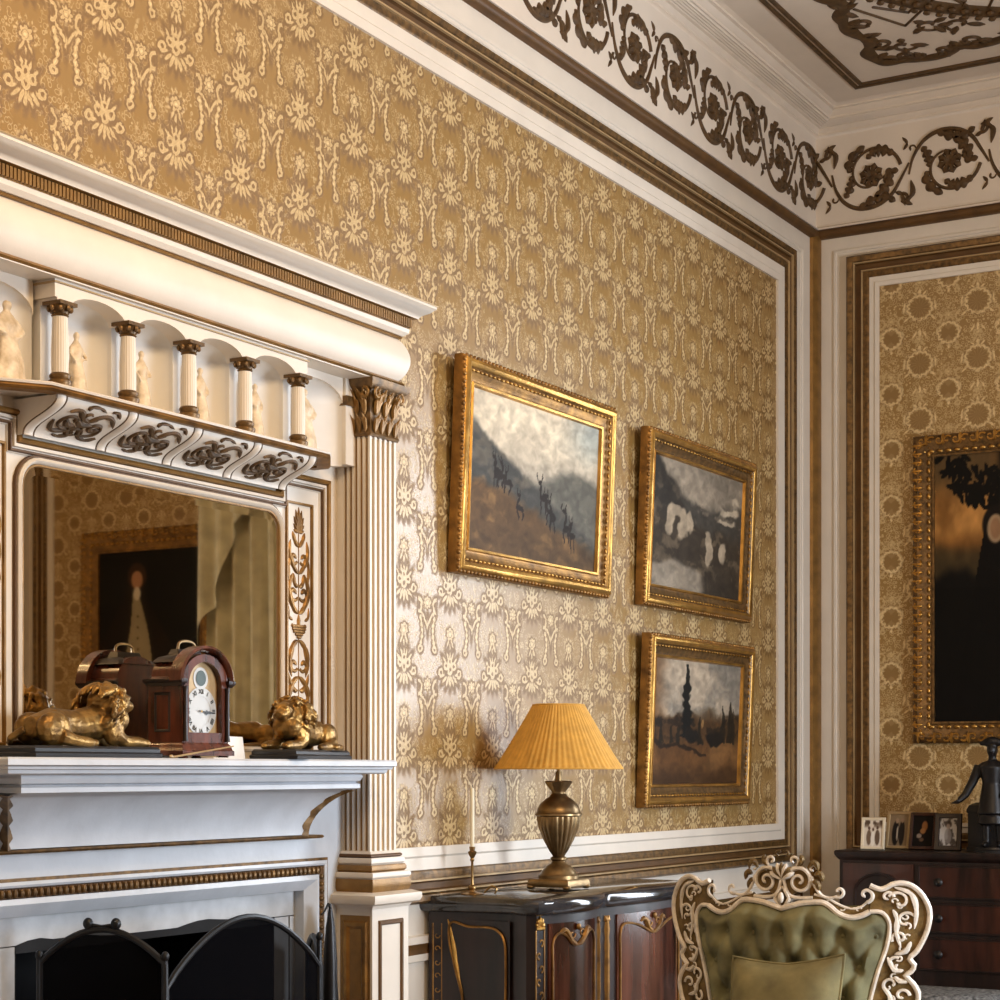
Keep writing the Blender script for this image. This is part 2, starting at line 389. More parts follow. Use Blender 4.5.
def remesh(mb, voxel, sm=3):
    me = mb.mesh('tmp', smooth=0); o = bpy.data.objects.new('tmp', me); C.objects.link(o)
    r = o.modifiers.new('r', 'REMESH'); r.mode = 'VOXEL'; r.voxel_size = voxel
    s_ = o.modifiers.new('s', 'SMOOTH'); s_.iterations = sm; s_.factor = .5
    dg = bpy.context.evaluated_depsgraph_get(); ev = o.evaluated_get(dg)
    out = MB(); me2 = ev.to_mesh()
    out.v = [tuple(v.co) for v in me2.vertices]; out.f = [tuple(p.vertices) for p in me2.polygons]
    ev.to_mesh_clear(); bpy.data.objects.remove(o); bpy.data.meshes.remove(me)
    return out
def xform(mb, f): mb.v = [tuple(f(*q)) for q in mb.v]; return mb
# ---- painted canvases: a grid whose points carry the picture's own colours
_rng = np.random.default_rng(3)
def fbm(U, V, scale, octs=4, seed=0):
    r = np.random.default_rng(seed); out = np.zeros_like(U); amp = 1; tot = 0
    for o in range(octs):
        g = r.random((64, 64)); x = U*scale*2**o; y = V*scale*2**o
        xi = np.floor(x).astype(int); yi = np.floor(y).astype(int); fx = x-xi; fy = y-yi
        fx = fx*fx*(3-2*fx); fy = fy*fy*(3-2*fy)
        G = lambda a, b: g[a % 64, b % 64]
        out += amp*((G(xi, yi)*(1-fx)+G(xi+1, yi)*fx)*(1-fy)+(G(xi, yi+1)*(1-fx)+G(xi+1, yi+1)*fx)*fy)
        tot += amp; amp *= .5
    return out/tot
def sst(a, b, x): t = np.clip((x-a)/(b-a), 0, 1); return t*t*(3-2*t)
def blend(img, col, mask): return img*(1-mask[..., None])+np.array(col)*mask[..., None]
def canvas(name, nu, nv, mapuv, fn, parent, thick=None):
    mb = MB().grid(nu, nv, mapuv)
    U, V = np.meshgrid(np.linspace(0, 1, nu+1), np.linspace(0, 1, nv+1)); img = np.clip(fn(U, V), 0, 1)
    lin = np.where(img <= .04045, img/12.92, ((img+.055)/1.055)**2.4).reshape(-1, 3)
    off = wloc(parent); me = bpy.data.meshes.new(name)
    me.from_pydata([(x-off[0], y-off[1], z-off[2]) for x, y, z in mb.v], [], mb.f); me.update()
    at = me.color_attributes.new('Col', 'FLOAT_COLOR', 'POINT')
    at.data.foreach_set('color', np.hstack([lin, np.ones((len(lin), 1))]).astype(np.float32).ravel())
    me.materials.append(M['canvas']); o = bpy.data.objects.new(name, me); C.objects.link(o); o.parent = parent
    return o
# ================================================================== the room
YN, YB, XR, ZC = -1.6, 9.27, 6.0, 4.80
mb = MB().box(-.3, XR+.3, YN-.3, YB+.3, -.1, 0); struct('floor', mb, 'floor', 'dark oak floor of the drawing room')
mb = MB().box(-.3, XR+.3, YN-.3, YB+.3, ZC, ZC+.15); ceiling = struct('ceiling', mb, 'ceil', 'cream plaster ceiling with gilded outlines')
# fireplace wall, open behind the hearth
mb = MB(); mb.box(-.4, 0, YN, 3.30, 0, ZC); mb.box(-.4, 0, 4.56, YB, 0, ZC); mb.box(-.4, 0, 3.30, 4.56, 1.08, ZC)
wall_left = struct('wall_left', mb, 'white', 'fireplace wall with gold damask panel and gilded mouldings', smooth=0)
# end wall with a window opening
WX0, WX1, WZ0, WZ1 = 2.15, 3.45, .55, 3.55
mb = MB(); mb.box(-.4, WX0, YB, YB+.25, 0, ZC); mb.box(WX1, XR+.3, YB, YB+.25, 0, ZC); mb.box(WX0, WX1, YB, YB+.25, 0, WZ0); mb.box(WX0, WX1, YB, YB+.25, WZ1, ZC)
wall_back = struct('wall_back', mb, 'white', 'end wall with gold damask panel, white border and gilded mouldings', smooth=0)
SY0, SY1, SZ1 = 4.9, 6.3, 2.50
mb = MB(); mb.box(XR, XR+.25, YN, SY0, 0, ZC); mb.box(XR, XR+.25, SY1, YB, 0, ZC); mb.box(XR, XR+.25, SY0, SY1, 0, WZ0); mb.box(XR, XR+.25, SY0, SY1, SZ1, ZC)
struct('wall_right', mb, 'white', 'plain cream wall opposite the fireplace with a tall window', smooth=0)
mb = MB().box(-.4, XR+.3, YN-.25, YN, 0, ZC); struct('wall_front', mb, 'white', 'plain cream wall behind the viewer', smooth=0)

# windows: frame, mullions, panes
def window(name, a0, a1, fmap, label, WZ1=WZ1):
    t = thing(name, fmap((a0+a1)/2, WZ0, 0), label, kind='structure')
    f = MB().sweep(rect(a0, a1, WZ0, WZ1), [(0, -.10), (.06, -.10), (.06, -.16), (0, -.16)], fmap, True, True); f.build('window_frame', 'glassw', t)
    am = (a0+a1)/2
    bars = [(am-.02, am+.02, WZ0+.06, WZ1-.06)]+[(a0+.06, a1-.06, WZ0+k*.6-.015, WZ0+k*.6+.015) for k in range(1, 5) if WZ0+k*.6 < WZ1-.1]
    for q in bars:
        MB().sweep(rect(*q), [(0, -.115), (0, -.145)], fmap, True).add([fmap(q[0], q[2], -.115), fmap(q[0], q[3], -.115), fmap(q[1], q[3], -.115), fmap(q[1], q[2], -.115)], [(0, 1, 2, 3)]).build('glazing_bar', 'glassw', t, 0)
    for i in range(2):
        for k in range(5):
            if WZ0+.6*k > WZ1-.1: continue
            x0 = a0+.06 if i == 0 else am; x1 = am if i == 0 else a1-.06
            z0 = WZ0+.6*k; z1 = min(WZ0+.6*(k+1), WZ1-.06)
            MB().add([fmap(x0, z0, -.13), fmap(x1, z0, -.13), fmap(x1, z1, -.13), fmap(x0, z1, -.13)], [(0, 1, 2, 3)]).build('pane', 'glass', t, 0)
    return t
window('window_1', WX0, WX1, WB(YB), 'tall sash window in the end wall between curtains')
window('window_2', SY0, SY1, lambda a, b, h: (XR-h, a, b), 'tall sash window in the wall opposite the fireplace', SZ1)

# ---- damask panels
PL = (-1.2, 8.72, 1.13, 3.84)
MB().box(0, .004, PL[0], PL[1], PL[2], PL[3]).build('wallpaper_panel', 'wpl', wall_left, 0)
PB = (.345, XR-.345, 1.13, 3.887)
mb = MB(); mb.box(PB[0], WX0, YB-.004, YB, PB[2], PB[3]); mb.box(WX1, PB[1], YB-.004, YB, PB[2], PB[3]); mb.box(WX0, WX1, YB-.004, YB, WZ1, PB[3])
mb.build('wallpaper_panel', 'wpb', wall_back, 0)
# panel mouldings: white inner strip, then three gilded bands parted by pale fillets; offsets run outward (negative = inward)
def panel_moulding(tag_name, P4, fm, wi, wg, label, zbot=None):
    t = thing(tag_name, fm((P4[0]+P4[1])/2, P4[2], 0), label, kind='structure')
    r = rect(*P4); e = -1
    def S(nm, m, prof): MB().sweep(r, [(e*o, h) for o, h in prof], fm).build(nm, m, t)
    S('inner_strip', 'white', [(-.004, .004), (-.004, .016), (wi*.35, .020), (wi*.45, .014), (wi, .018), (wi, .0)])
    g = wg
    S('gold_band', 'capgilt', [(wi, .0), (wi, .016), (wi+.10*g, .024), (wi+.27*g, .024)])
    S('pale_fillet', 'goldlight', [(wi+.27*g, .024), (wi+.28*g, .032), (wi+.33*g, .032), (wi+.34*g, .024)])
    S('gold_band', 'goldline', [(wi+.34*g, .024), (wi+.40*g, .012), (wi+.58*g, .014), (wi+.62*g, .026)])
    S('pale_fillet', 'goldlight', [(wi+.62*g, .026), (wi+.63*g, .036), (wi+.68*g, .036), (wi+.69*g, .026)])
    S('gold_band', 'capgilt', [(wi+.69*g, .026), (wi+.75*g, .036), (wi+.92*g, .042), (wi+g, .03), (wi+g, 0)])
    return t
panel_moulding('trim_1', PL, WL(0), .075, .115, 'gilded panel moulding round the damask of the fireplace wall')
panel_moulding('trim_2', PB, WB(YB), .045, .12, 'gilded panel moulding round the damask of the end wall')
# stepped white border outside the mouldings
for nm, fm, P4, lab in (('trim_3', WL(0), (PL[0]-.3, 9.09, .95, 4.09), 'thin white bead border on the fireplace wall'), ('trim_4', WB(YB), (.10, XR-.10, .95, 4.10), 'thin white bead border on the end wall')):
    mb = MB().sweep(rect(*P4), [(0, 0), (.004, .009), (.016, .009), (.020, .004), (.034, .004), (.036, 0)], fm); struct(nm, mb, 'white', lab)
# corner bead
mb = MB(); mb.add([(x, y, z) for z in (.1, 4.18) for x, y in ((0, 9.19), (.016, 9.195), (.028, 9.215), (.034, 9.236), (.034, 9.27), (0, 9.27))], [(0, 1, 7, 6), (1, 2, 8, 7), (2, 3, 9, 8), (3, 4, 10, 9)])
struct('trim_5', mb, 'gold', 'vertical gilded bead in the corner of the two walls')
# dado: lower panel mould with gilded strip
for nm, fm, P4, lab in (('trim_6', WL(0), (4.98, 9.05, .16, .80), 'gilded dado panel mould below the damask'), ('trim_7', WB(YB), (.15, 5.85, .16, .80), 'gilded dado panel mould on the end wall')):
    t = thing(nm, fm((P4[0]+P4[1])/2, P4[2], 0), lab, kind='structure')
    MB().sweep(rect(*P4), [(-.03, 0), (-.025, .016), (0, .016)], fm).build('outer_bead', 'white', t)
    MB().sweep(rect(*P4), [(0, .016), (.008, .012), (.03, .012), (.036, .016)], fm).build('gold_band', 'goldline', t)
    MB().sweep(rect(*P4), [(.036, .016), (.06, .014), (.065, 0)], fm).build('inner_bead', 'white', t)
RP = [(0, YN), (0, YB), (XR, YB), (XR, YN)]      # room outline, inward on the right hand
mb = MB().sweep([(0, 4.98), (0, YB), (XR, YB), (XR, YN), (0, YN), (0, 2.84)], [(0, 0), (.022, 0), (.022, .11), (.012, .13), (0, .135)], PLAN, closed=False)
struct('baseboard_left', mb, 'white', 'white skirting board round the room')
# ---- frieze: gilded line, painted band, cornice, ceiling outlines
mb = MB().sweep(RP, [(0, 4.165), (.02, 4.168), (.032, 4.178), (.036, 4.19), (.032, 4.203), (.02, 4.211), (.02, 4.214), (0, 4.214)], PLAN)
struct('trim_8', mb, 'goldline', 'gilded rail below the scrolled frieze')
mb = MB().sweep(RP, [(0, 4.214), (.028, 4.214), (.028, 4.222), (.010, 4.232), (.006, 4.25), (.006, 4.69), (.012, 4.70), (.022, 4.705), (.022, 4.716), (.03, 4.722), (.036, 4.735),
     (.05, 4.738), (.054, 4.744), (.064, 4.738), (.07, 4.744), (.080, 4.738), (.086, 4.744), (.096, 4.738), (.102, 4.744), (.112, 4.738), (.118, 4.745), (.128, 4.745), (.128, 4.757), (.140, 4.765), (.150, 4.780), (.165, 4.783), (.165, 4.792), (.185, 4.800)], PLAN)
cornice = struct('trim_9', mb, 'ceil', 'cream plaster cornice and frieze with running acanthus scrolls')
for o in (.335, .37):
    mb = MB().sweep(RP, [(o, 4.80), (o+.003, 4.79), (o+.018, 4.79), (o+.021, 4.80)], PLAN).build('outline_bead', 'relief', ceiling)

# ---- running acanthus scrolls of the frieze (each scroll one piece); s runs along the wall and turns the corner
def friezemap(s0):
    def f(u, v, h):
        s = s0+u
        if s <= YB: return (.006+h, min(s, YB-.006-h) , 4.462+v)
        return (max(s-YB, .006+h), YB-.006-h, 4.462+v)
    return f
def scroll_unit(mb, fm0, sg):
    """one volute of the running scroll; sg=+1 passes over the top, -1 underneath"""
    fm = lambda u, v, h: fm0(u, v*sg, h)
    R = .158; H = .012
    wave = [(-.205, -.03), (-.185, .05), (-.135, .125), (-.055, .165), (.04, .16), (.115, .115), (.165, .04), (.205, -.03)]
    mb.ribbon(smooth_path(wave, 5), lambda t: .005+.007*math.sin(PI*t), H, fm)
    mb.ribbon(spiral(.005, -.005, R, .035, -.15, -2.0*PI+.2, 40), tap(.010, .004), H, fm)
    # big acanthus leaves hugging the outer turn
    mb.ribbon(smooth_path([(-.06, .165), (.01, .135), (.075, .125), (.135, .155)], 10), acw(.034, 5), H, fm)
    mb.ribbon(smooth_path([(.03, .125), (.07, .085), (.10, .045), (.11, .0)], 10), acw(.034, 4), H, fm)
    mb.ribbon(smooth_path([(-.135, .10), (-.105, .045), (-.10, -.01)], 10), acw(.028, 4), H, fm)
    mb.ribbon(smooth_path([(.125, -.09), (.07, -.115), (.02, -.115), (-.02, -.085)], 10), acw(.034, 5), H, fm)
    mb.ribbon(smooth_path([(-.03, -.155), (-.085, -.115), (-.115, -.06), (-.10, -.03)], 10), acw(.030, 4), H, fm)
    mb.ribbon(smooth_path([(.15, .0), (.10, .0), (.075, .04)], 10), acw(.022, 3), H, fm)
    # centre flower
    for k in range(8):
        a = 2*PI*k/8+.3
        mb.ribbon([(.006+q*math.cos(a), .005+q*math.sin(a)) for q in (.0, .016, .032, .050, .066)], acw(.026, 2), H*1.3, fm)
    # curled shoots between the volutes
    mb.ribbon(spiral(.175, .150, .034, .008, -2.2, 2.2, 14), tap(.007, .011), H, fm)
    mb.ribbon(smooth_path([(.135, .11), (.165, .125), (.185, .185)], 5), acw(.012, 2), H, fm)
    mb.ribbon(smooth_path([(-.195, -.06), (-.185, -.125), (-.215, -.165), (-.185, -.185)], 5), acw(.016, 2), H, fm)
    mb.ribbon(smooth_path([(.175, -.10), (.195, -.13), (.170, -.165)], 5), acw(.009, 2), H, fm)
    mb.ribbon(spiral(-.19, .10, .02, .006, 0, 4.2, 10), tap(.004, .007), H, fm)
    return mb
PITCH, S0 = .41, 9.16
protos = {}
for k in range(-12, 6):
    s = S0+PITCH*k; sg = 1 if k % 2 == 0 else -1
    if k in (0,):
        scroll_unit(MB(), friezemap(s), sg).build('frieze_scroll', 'relief', cornice); continue
    side = 'L' if k < 0 else 'B'
    if (side, sg) not in protos:
        protos[(side, sg)] = (scroll_unit(MB(), friezemap(s), sg).build('frieze_scroll', 'relief', cornice), s)
    else:
        o, s1 = protos[(side, sg)]; d = s-s1
        dup(o, (0, d, 0) if side == 'L' else (d, 0, 0))
# ---- ceiling cartouche in the corner compartment (gilded relief)
CE = lambda a, b, h: (a, b, ZC-h)
rosette = thing('trim_10', (1.3, 8.1, ZC), 'gilded rococo cartouche in relief on the ceiling', kind='structure')
mb = MB()
edge = [(.60, 7.62), (.56, 7.80), (.63, 7.93), (.57, 8.08), (.56, 8.26), (.60, 8.40), (.54, 8.54), (.57, 8.68), (.68, 8.70), (.76, 8.73), (.88, 8.72), (.93, 8.64), (1.02, 8.70), (1.15, 8.67), (1.25, 8.58), (1.40, 8.60), (1.55, 8.70), (1.75, 8.66), (1.90, 8.55), (1.88, 8.3), (1.95, 8.0), (1.85, 7.8)]
mb.ribbon(smooth_path(edge, 6), lambda t: .024+.016*abs(math.sin(19*PI*t)), .012, CE)
mb.build('cartouche_edge', 'relief', rosette)
mb = MB()
random.seed(4)
for i in range(0, len(edge)-1):
    (x0, y0), (x1, y1) = edge[i], edge[i+1]; mx, my = (x0+x1)/2, (y0+y1)/2
    cx, cy = 1.22, 8.15; dx, dy = cx-mx, cy-my; q = math.hypot(dx, dy); dx /= q; dy /= q
    a = math.atan2(dy, dx)
    mb.ribbon(spiral(mx+dx*.07, my+dy*.07, .055, .012, a+2.4, a-2.6, 16), tap(.010, .014), .009, CE) if i % 2 else None
    for k in range(3):
        a2 = a+random.uniform(-1.3, 1.3); L_ = random.uniform(.05, .12)
        mb.ribbon([(mx+math.cos(a2)*L_*t+.02*math.sin(3*t)*-dy, my+math.sin(a2)*L_*t) for t in (0, .25, .5, .75, 1)], leafw(.022, 3), .010, CE)
mb.build('cartouche_leaves', 'relief', rosette)
mb = MB()
for cx, cy, a in ((.72, 8.52, .3), (.90, 8.34, 1.2), (1.02, 8.40, 2.2)):
    mb.ribbon(spiral(cx, cy, .075, .012, a, a+5.2, 22), tap(.008, .012), .010, CE)
    for k in range(4):
        a2 = a+k*1.5; mb.ribbon([(cx+math.cos(a2)*.10*t, cy+math.sin(a2)*.10*t+.02*t*t) for t in (.3, .5, .7, .9, 1.1)], leafw(.020, 3), .010, CE)
mb.build('cartouche_spray', 'relief', rosette)
mb = MB().ribbon(smooth_path([(.74, 8.02), (.86, 8.16), (1.00, 8.02), (1.12, 8.16), (1.05, 8.28)], 1), .008, .012, CE)
for p in ([(.66, 8.0), (.80, 8.30)], [(.80, 8.30), (1.05, 8.02)], [(1.05, 8.02), (1.15, 8.36)], [(1.15, 8.36), (1.28, 8.1)]):
    mb.ribbon(resample(p, 6), .007, .012, CE)
mb.build('cartouche_ribbon', 'relief', rosette)
mb = MB()
mb.ribbon(spiral(1.9, 7.35, 1.22, 1.22, 1.5, 3.0, 60), .05, .02, CE)
for k in range(60):
    a = 1.5+1.5*k/59; r = 1.22+(.028 if k % 2 else -.028); mb.ball((1.9+r*math.cos(a), 7.35+r*math.sin(a), ZC-.022), (.02, .02, .012), 6, 4)
mb.build('beaded_ring', 'relief', rosette)
# ================================================================== chimneypiece
YC = 3.91                                  # centre line of the chimneypiece
YP0, YP1 = 4.744, 4.889                    # far pilaster
def mir(y): return 2*YC-y
fp = thing('fireplace', (.2, YC, 0), 'pale painted mantelpiece with moulded shelf, coved frieze and dark hearth', 'fireplace')
XB = .165                                  # chimney breast face
OY0, OY1, OZ = 3.40, 4.46, .963            # hearth opening
mb = MB(); mb.box(.0, XB, mir(YP0), OY0-.16, 0, 1.43); mb.box(.0, XB, OY1+.16, YP0, 0, 1.43); mb.box(0, XB, OY0-.16, OY1+.16, 1.08, 1.43)
mb.build('surround', 'mantel', fp, 0)
mb = MB(); mb.box(0, .12, OY0-.16, OY1+.16, OZ, 1.08); mb.build('lintel_stone', 'stone', fp, 0)
for y0, y1 in ((OY0-.16, OY0-.09), (OY0-.085, OY0), (OY1, OY1+.07), (OY1+.078, OY1+.16)):
    MB().box(0, .12, y0, y1, 0, OZ-.003).build('jamb_stone', 'stone', fp, 0)
mb = MB()   # firebox: back, sides, top, floor
mb.box(-.34, -.32, 3.38, 4.48, 0, 1.05)
mb.box(-.32, -.001, 3.36, 3.40, 0, 1.05); mb.box(-.32, -.001, 4.46, 4.50, 0, 1.05); mb.box(-.32, -.001, 3.40, 4.46, 1.0, 1.05); mb.box(-.32, .5, 3.30, 4.56, 0, .012)
mb.box(-.001, .1195, OY0-.0005, OY0+.004, 0, OZ-.001); mb.box(-.001, .1195, OY1-.004, OY1+.0005, 0, OZ-.001); mb.box(-.001, .1195, OY0, OY1, OZ-.004, OZ+.0005)
mb.build('firebox', 'soot', fp, 0)
# soot line under the lintel
mb = MB(); random.seed(2)
pts = [(OY0, OZ)]+[(OY0+(OY1-OY0)*k/24, OZ+max(0, .010*math.sin(k*.45)+random.uniform(-.003, .006))) for k in range(1, 24)]+[(OY1, OZ)]
mb.add([(.1215, y, z) for y, z in pts]+[(.1215, y, OZ-.02) for y, z in pts]+[(.12, y, z) for y, z in pts], [(i, i+1, i+1+len(pts), i+len(pts)) for i in range(len(pts)-1)])
mb.build('soot_stain', 'soot', fp, 0)
# mantel shelf and bed mould
S0_, S1_ = 3.108, 4.712
def U(xf, ya, yb): return [(0.12, ya), (xf, ya), (xf, yb), (0.12, yb)]
def Usweep(nm, m, xf, ya, yb, prof, parent, x0=.12):
    p = [(x0, ya), (xf, ya), (xf, yb), (x0, yb)]
    return MB().sweep(p, prof, PLAN, closed=False, pclosed=True).build(nm, m, parent)
Usweep('shelf', 'mantel', .34, S0_+.05, S1_-.05, [(-.15, 1.43), (.044, 1.43), (.05, 1.425), (.05, 1.412), (.042, 1.408), (.040, 1.402), (.030, 1.400), (.028, 1.392), (.018, 1.388), (-.15, 1.388)], fp)
MB().box(.13, .36, S0_+.06, S1_-.06, 1.40, 1.429).build('shelf_top', 'mantel', fp, 0)
Usweep('bed_mould', 'mantel', .30, 3.24, 4.575, [(-.15, 1.389), (.032, 1.389), (.036, 1.380), (.030, 1.368), (.020, 1.364), (.030, 1.358), (.030, 1.346), (.018, 1.342), (-.15, 1.342)], fp)
# coved frieze, mitred at the ends
cv = [(-.06, 1.342), (.112, 1.342)]+[(.112-.10*math.sin(t*PI/2)**1.15, 1.342-.128*(1-math.cos(t*PI/2))**.85-.006*t) for t in [i/10 for i in range(1, 11)]]+[(-.06, 1.206)]
Usweep('coved_frieze', 'mantel', .195, 3.30, 4.48, cv, fp)
Usweep('gold_line', 'capgilt', .20, 3.255, 4.565, [(-.03, 1.206), (.012, 1.206), (.016, 1.201), (.012, 1.196), (-.03, 1.196)], fp)
# gilded leaves on the cove mitres
for ya, sg in ((4.48, 1), (3.30, -1)):
    mb = MB(); pts = []
    for t in [i/12 for i in range(13)]:
        o = .112-.10*math.sin(t*PI/2)**1.15; z = 1.342-.128*(1-math.cos(t*PI/2))**.85-.006*t
        pts.append((.195+o, ya+sg*o, z))
    vs = []; fs = []
    for i, p in enumerate(pts):
        w_ = .012*(1+.45*math.sin(i*2.1)); k = len(vs)
        vs += [(p[0]-.003, p[1]-sg*w_*1.6, p[2]), (p[0]+.010, p[1]+sg*.008, p[2]-.004), (p[0]-w_*1.6, p[1]+sg*.003, p[2])]
        if i: fs += [(k-3, k-2, k+1, k), (k-2, k-1, k+2, k+1)]
    mb.add(vs, fs); mb.build('corner_leaf', 'capgilt', fp)
# architrave round the opening: outer line, egg-and-dart, inner moulding
def door_path(y0, y1, zt): return [(y0, 0.), (y0, zt), (y1, zt), (y1, 0.)]
A0, A1, AZ = 3.165, 4.652, 1.130
fm = WL(XB)
MB().sweep(door_path(A0, A1, AZ), [(-.004, 0), (-.004, .010), (.004, .010), (.004, .0)], fm, closed=False, pclosed=True).build('outer_line', 'capgilt', fp)
MB().sweep(door_path(A0, A1, AZ), [(.004, 0), (.004, .014), (.012, .018), (.018, .014), (.020, .006), (.045, .004), (.045, 0)], fm, closed=False, pclosed=True).build('architrave', 'mantel', fp)
MB().sweep(door_path(A0, A1, AZ), [(.020, .006), (.022, .014), (.044, .012), (.046, .004)], fm, closed=False).build('egg_and_dart_band', 'goldline', fp)
mb = MB()
zz = AZ-.033
for k in range(int((A1-A0-.07)/.022)): y = A0+.045+k*.022; mb.ball((XB+.013, y, zz), (.009, .0085, .012), 8, 5); mb.ball((XB+.014, y+.011, zz+.002), (.006, .0025, .011), 5, 4)
for k in range(int((zz-.1)/.022)):
    for y in (A0+.033, A1-.033): mb.ball((XB+.013, y, zz-.02-k*.022), (.009, .011, .0085), 8, 5)
eg = mb.build('egg_moulding', 'capgilt', fp); eg['kind'] = 'stuff'
MB().sweep(door_path(A0, A1, AZ), [(.046, 0), (.046, .014), (.060, .018), (.070, .010), (.085, -.004), (.092, -.010), (.092, -.045)], fm, closed=False).build('inner_moulding', 'mantel', fp)

# ================================================================== overmantel
om = thing('overmantel', (.165, YC, 1.43), 'tall white and gilt overmantel with mirror, pilasters, niche gallery and cornice', 'overmantel')
mb = MB(); mb.box(0, .145, mir(YP0), YP0, 1.43, 2.60); mb.build('backboard', 'white', om, 0)
# fluted pilasters running from the floor to the cornice
def pilaster(ya, yb):
    X0, X1 = .0, .27
    nf = 5
    # shaft plan with grooves on the two long faces and the front
    def face(p0, p1, inn, n_):
        out = []; L_ = math.dist(p0, p1); ux, uy = (p1[0]-p0[0])/L_, (p1[1]-p0[1])/L_; pitch = L_/(n_+.35); g = pitch*.56; m0 = (L_-n_*pitch+pitch-g)/2
        gro = []
        for k in range(n_):
            a = m0+k*pitch
            q = [(a, 0), (a+.0008, .007), (a+g/2, .0095), (a+g-.0008, .007), (a+g, 0)]
            pts = [(p0[0]+ux*s+inn[0]*d, p0[1]+uy*s+inn[1]*d) for s, d in q]; out += pts; gro.append(pts)
        return [p0]+out, gro
    f1, g1 = face((.165, ya), (X1, ya), (0, 1), nf); f2, g2 = face((X1, ya), (X1, yb), (-1, 0), nf); f3, g3 = face((X1, yb), (.165, yb), (0, -1), nf)
    poly = [(X0, ya)]+f1+f2+f3+[(.165, yb), (X0, yb)]
    sh = MB().plate(poly, [(1.148, 0), (2.425, 0)]).build('pilaster_shaft', 'white', om, 20)
    for i, pts in enumerate(g1+g2+g3):
        q = [(x+(.0003 if i < 2*nf else 0), y) for x, y in pts]
        # gilded lining strip a hair above the groove bottom
        cx = sum(a for a, b in pts)/5; cy = sum(b for a, b in pts)/5
        out = (0, -1) if i < nf else ((1, 0) if i < 2*nf else (0, 1))
        q = [(x+out[0]*.0009, y+out[1]*.0009) for x, y in pts[1:4]]
        MB().add([(x, y, 1.152) for x, y in q]+[(x, y, 2.42) for x, y in q], [(0, 1, 4, 3), (1, 2, 5, 4)]).build('flute', 'gold', sh, 0)
    def ring(nm, m, prof, xa=X1): 
        pth = [(0, ya), (xa, ya), (xa, yb), (0, yb)]
        return MB().sweep(pth, prof, PLAN, closed=False, pclosed=True).build(nm, m, om)
    # capital
    ring('capital_bell', 'capgilt', [(-.02, 2.425), (.004, 2.425), (.008, 2.432), (.004, 2.44), (.004, 2.515), (.012, 2.56), (.020, 2.572), (-.02, 2.572)])
    ring('capital_abacus', 'capgilt', [(-.02, 2.572), (.022, 2.572), (.030, 2.582), (.034, 2.598), (-.02, 2.598)])
    mb = MB()
    for face_, (a0, a1) in ((0, (.18, X1)), (1, (ya, yb))):
        for r_, (zb, hgt, n_) in enumerate(((2.437, .055, 4), (2.49, .06, 3), (2.53, .04, 4))):
            for k in range(n_):
                c = a0+(a1-a0)*(k+.5)/n_; wd = (a1-a0)/n_*.5
                def mp(u, v, h, c=c):
                    hh = .006+h+.02*max(0, (v-zb)/hgt)**2
                    return (c+u, ya-hh, v) if face_ == 0 else (X1+hh, c+u, v)
                for q in (-1, 0, 1):
                    mb.ribbon([(q*wd*.55*t, zb+hgt*t*(1-.22*abs(q))) for t in (0, .3, .6, .85, 1)], leafw(wd*.42, 2), .010, mp)
        # volutes at the corners
        for c, sg in ((a0+.012, -1), (a1-.008, 1)):
            def mp2(u, v, h, c=c): return (c+u, ya-.022-h, v) if face_ == 0 else (X1+.022+h, c+u, v)
            mb.ribbon(spiral(0, 2.553, .020, .004, PI/2, PI/2+sg*-5.5, 14), tap(.006, .005), .008, mp2)
    mb.build('capital_leaves', 'gold', om)
    # base mouldings and pedestal
    for nm, m, xo, z0, z1 in (('base_line', 'goldline', .014, 1.130, 1.142), ('base_torus', 'white', .020, 1.108, 1.130), ('base_band', 'gold', .024, 1.086, 1.108), ('base_torus', 'white', .034, 1.066, 1.086), ('gold_band', 'gold', .034, 1.026, 1.066)):
        ring(nm, m, [(-.02, z0), (xo-.006, z0), (xo, z0+(z1-z0)*.3), (xo, z0+(z1-z0)*.7), (xo-.004, z1), (-.02, z1)])
    ring('base_block', 'white', [(-.02, 1.142), (.012, 1.142), (.006, 1.150), (-.02, 1.150)])
    ring('pedestal_cap', 'white', [(-.02, .975), (.030, .975), (.036, .985), (.055, .992), (.060, 1.004), (.058, 1.018), (.036, 1.026), (-.02, 1.026)])
    ring('pedestal', 'white', [(-.04, 0), (.028, 0), (.028, .975), (-.04, .975)])
    # raised panel lines on the pedestal
    MB().sweep(rect(ya-.002, yb+.002, .12, .945), [(.006, .0285), (.010, .034), (.018, .034), (.022, .0285)], lambda a, b, h: (X1+h, a, b)).build('panel_bead', 'goldline', om)
    MB().box(.18, X1+.02, ya-.0295, ya-.0285, .1, .955).build('gilt_side_panel', 'gold', om, 0)
    MB().sweep(rect(.185, X1+.018, .12, .945), [(.006, .0295), (.012, .036), (.022, .036), (.03, .0295)], lambda a, b, h: (a, ya-h, b)).build('panel_bead', 'giltdark', om)
pilaster(YP0, YP1); pilaster(mir(YP1), mir(YP0))
